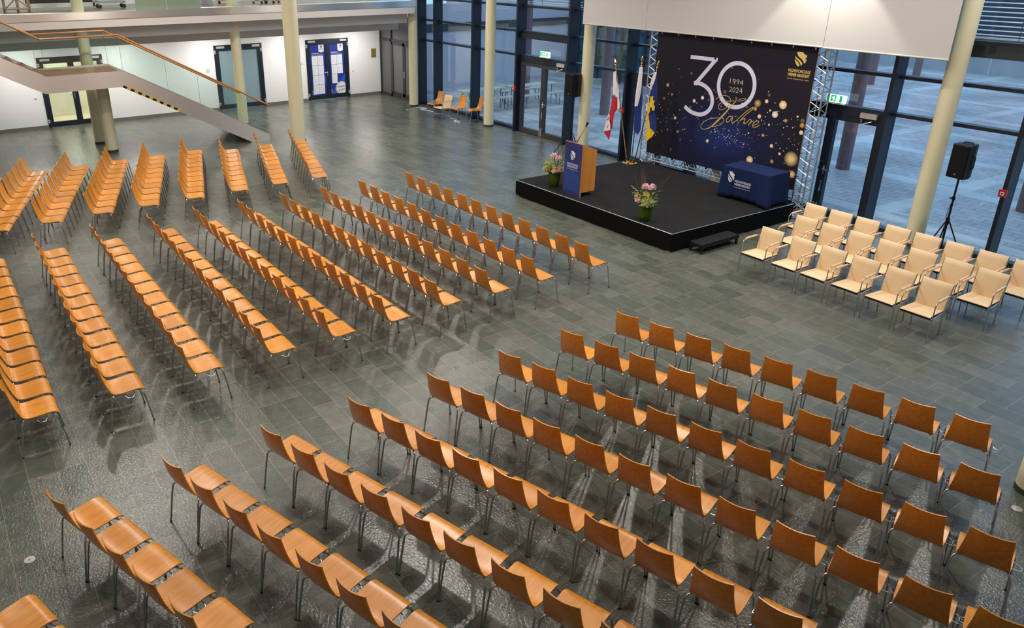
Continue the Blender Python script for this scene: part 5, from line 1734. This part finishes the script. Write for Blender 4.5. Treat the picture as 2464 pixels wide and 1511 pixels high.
# block facing the stage: ten rows of twelve
BROWS = [((-14.291, 8.445), (-8.874, 8.52)), ((-14.285, 7.276), (-8.897, 7.37)), ((-14.293, 6.387), (-8.912, 6.465)), ((-14.321, 5.496), (-8.943, 5.576)), ((-14.301, 4.61), (-8.914, 4.654)),
         ((-14.29, 3.735), (-8.926, 3.775)), ((-14.30, 2.895), (-8.946, 2.893)), ((-14.29, 1.911), (-8.975, 1.907)), ((-14.30, 0.975), (-9.005, 0.949)), ((-14.32, 0.01), (-9.021, -0.006))]
for r, ((xa, ya), (xb, yb)) in enumerate(BROWS):
    for k in range(12):
        t = k / 11
        pos = 11 - k
        who = 'aisle end chair' if pos == 0 else ORD[pos + 1] + ' chair from the aisle'
        if k == 0:
            who = 'far end chair'
        lab = 'orange plywood %s, %s row from the stage, middle block' % (who, ORD[r + 1])
        place_chair(xa + (xb - xa) * t + 0.142 + random.uniform(-0.006, 0.006), ya + (yb - ya) * t + 0.022 + random.uniform(-0.006, 0.006), atan2(yb - ya, xb - xa), lab, 'plywood chairs in the middle block')
# block opposite the armchairs
CROWS = [(-6.572, 7.09, 9), (-6.589, 6.112, 10), (-6.585, 5.099, 11), (-6.602, 4.088, 12), (-6.625, 3.09, 12), (-6.639, 2.094, 12), (-6.66, 1.118, 12), (-6.718, 0.125, 12), (-5.72, -0.59, 10)]
thC = radians(16.7)
RC = Vector((cos(thC), sin(thC)))
for r, (x, y, n) in enumerate(CROWS):
    for k in range(n):
        d = 0.234 + k * 0.488
        who = 'aisle end chair' if k == 0 else ORD[k + 1] + ' chair from the aisle'
        lab = 'orange plywood %s, %s row from the armchairs, block opposite the armchairs' % (who, ORD[r + 1])
        place_chair(x + RC.x * d + random.uniform(-0.006, 0.006), y + RC.y * d + random.uniform(-0.006, 0.006), thC, lab, 'plywood chairs opposite the armchairs')
# block beside the staircase
AROWS = [(-16.56, 7.06, 9), (-16.56, 6.08, 9), (-16.541, 5.105, 9), (-16.536, 4.118, 10), (-16.508, 3.146, 10), (-16.511, 2.242, 10), (-16.45, 1.285, 10), (-16.44, 0.35, 10), (-16.42, -0.62, 10)]
thA = radians(-16.6)
RA = Vector((cos(thA), sin(thA)))
FA = Vector((-sin(thA), cos(thA)))
for r, (x, y, n) in enumerate(AROWS):
    for k in range(n):
        c = Vector((x, y)) + RA * 0.142 + FA * 0.022 - RA * (k * 0.457)
        who = 'aisle end chair' if k == 0 else ORD[k + 1] + ' chair from the aisle'
        lab = 'orange plywood %s, %s row from the windows, block by the stairs' % (who, ORD[r + 1])
        place_chair(c.x + random.uniform(-0.006, 0.006), c.y + random.uniform(-0.006, 0.006), thA, lab, 'plywood chairs in the block by the stairs')


# ------------------------------------------------------------------ beige armchairs (local: faces -Y, origin between the front feet)
def make_armchair():
    t = thing('armchair', 'beige leather armchair', 'armchair')
    def slab(p, w0, w1, th, lift=0.0):
        """cushion following the profile p (v = backwards, z)"""
        mb = MB()
        n, m = len(p), 7
        T_, B_ = [], []
        for i in range(n):
            a, b = p[max(i - 1, 0)], p[min(i + 1, n - 1)]
            d = Vector((b[0] - a[0], b[1] - a[1])).normalized()
            nn = Vector((-d.y, d.x))
            tt = i / (n - 1)
            w = w0 + (w1 - w0) * tt
            for j in range(m):
                s_ = -1 + 2 * j / (m - 1)
                e = 0.35 if j in (0, m - 1) or i in (0, n - 1) else 1.0
                T_.append((s_ * w, p[i][0] + nn.x * th * e, p[i][1] + nn.y * th * e))
                B_.append((s_ * w, p[i][0], p[i][1]))
        N_ = n * m
        fs = []
        for i in range(n - 1):
            for j in range(m - 1):
                q = (i * m + j, i * m + j + 1, (i + 1) * m + j + 1, (i + 1) * m + j)
                fs += [q, tuple(N_ + k for k in reversed(q))]
            for j in (0, m - 1):
                fs.append((i * m + j, (i + 1) * m + j, N_ + (i + 1) * m + j, N_ + i * m + j))
        for j in range(m - 1):
            for i in (0, n - 1):
                fs.append((i * m + j, i * m + j + 1, N_ + i * m + j + 1, N_ + i * m + j))
        return mb.add(T_ + B_, fs)
    obj('seat', slab([(-0.01, 0.385), (0.02, 0.395), (0.15, 0.392), (0.30, 0.385), (0.41, 0.380)], 0.215, 0.20, 0.028), 'leather', t, 50, local=True)
    obj('backrest', slab([(0.415, 0.375), (0.435, 0.47), (0.46, 0.58), (0.49, 0.69), (0.512, 0.765), (0.52, 0.785)], 0.20, 0.215, 0.026), 'leather', t, 50, local=True)
    obj('seat_edge', MB().box(-0.215, 0.215, -0.012, 0.40, 0.358, 0.386), 'black', t, local=True)
    r = 0.0095
    for sx in (-1, 1):
        fl_ = MB().tube([(sx * 0.239, 0.0, 0.0), (sx * 0.236, 0.012, 0.38), (sx * 0.235, 0.02, 0.57), (sx * 0.235, 0.035, 0.603), (sx * 0.235, 0.07, 0.617), (sx * 0.235, 0.15, 0.625), (sx * 0.225, 0.43, 0.628), (sx * 0.215, 0.475, 0.628)], r, 8)
        obj('leg', fl_, 'tube', t, 50, local=True)
        rl = MB().tube([(sx * 0.204, 0.455, 0.0), (sx * 0.205, 0.40, 0.37), (sx * 0.21, 0.36, 0.372)], r, 8)
        obj('leg', rl, 'tube', t, 50, local=True)
        bp = MB().tube([(sx * 0.212, 0.40, 0.365), (sx * 0.214, 0.44, 0.47), (sx * 0.216, 0.50, 0.70), (sx * 0.214, 0.522, 0.78)], r, 8)
        obj('back_frame', bp, 'chrome', t, 50, local=True)
        ap = MB().tube([(sx * 0.235, 0.09, 0.626), (sx * 0.235, 0.15, 0.632), (sx * 0.228, 0.38, 0.636)], [0.016, 0.018, 0.016], 10)
        obj('arm_pad', ap, 'leather_edge', t, 50, local=True)
    sf = MB().tube([(-0.237, 0.012, 0.372), (0.237, 0.012, 0.372)], r, 8).tube([(-0.205, 0.40, 0.368), (0.205, 0.40, 0.368)], r, 8)
    for sx in (-1, 1):
        sf.tube([(sx * 0.237, 0.012, 0.372), (sx * 0.21, 0.40, 0.368)], r, 8)
    obj('seat_frame', sf, 'chrome', t, 50, local=True)
    return t


arm0 = make_armchair()
used1 = [False]


def place_arm(cx, cy, th, label, group):
    if used1[0]:
        o = copy_tree(arm0)
    else:
        o = arm0
        used1[0] = True
    o.location = (cx, cy, 0)
    o.rotation_euler = (0, 0, th)
    tag(o, label, 'armchair', group)


r1 = [-7.72, -7.117, -6.58, -6.024, -5.472, -4.933]
for k, x in enumerate(r1):
    lab = 'beige leather armchair, %s from the stage in the row nearest the aisle' % ORD[k + 1]
    place_arm(x + 0.239, 11.44, random.uniform(-0.02, 0.02), lab, 'beige armchairs')
r2 = [-7.652, -7.116, -6.596, -6.075, -5.554, -5.029, -4.512]
for k, x in enumerate(r2):
    place_arm(x - 0.135 + 0.239, 12.545, random.uniform(-0.015, 0.015), 'beige leather armchair, %s from the stage in the middle armchair row' % ORD[k + 1], 'beige armchairs')
r3 = [-8.002, -7.483, -6.969, -6.43, -5.91, -5.392, -4.892, -4.363]
for k, x in enumerate(r3):
    place_arm(x - 0.135 + 0.239, 13.40, random.uniform(-0.015, 0.015), 'beige leather armchair, %s from the stage in the row along the windows' % ORD[k + 1], 'beige armchairs')
# loose chairs along the glass front
place_arm(-22.33, 14.53, radians(6), 'beige leather armchair among loose plywood chairs along the glass front', 'loose chairs along the glass front')
for (fx, fy, th, l) in ((-22.87, 14.55, 3, 'loose orange plywood chair at the column end of the window chairs'), (-21.73, 14.74, 7, 'loose orange plywood chair beside the armchair along the windows'), (-21.2, 15.0, -14, 'loose orange plywood chair turned aside at the end of the window chairs')):
    a = radians(180 + th)
    # place by its front feet
    F = Vector((-sin(a), cos(a)))
    o = copy_tree(chair0)
    o.location = (fx - F.x * 0.49, fy - F.y * 0.49, 0)
    o.rotation_euler = (0, 0, a)
    tag(o, l, 'chair', 'loose chairs along the glass front')
print('wooden chairs placed', n_ch[0])
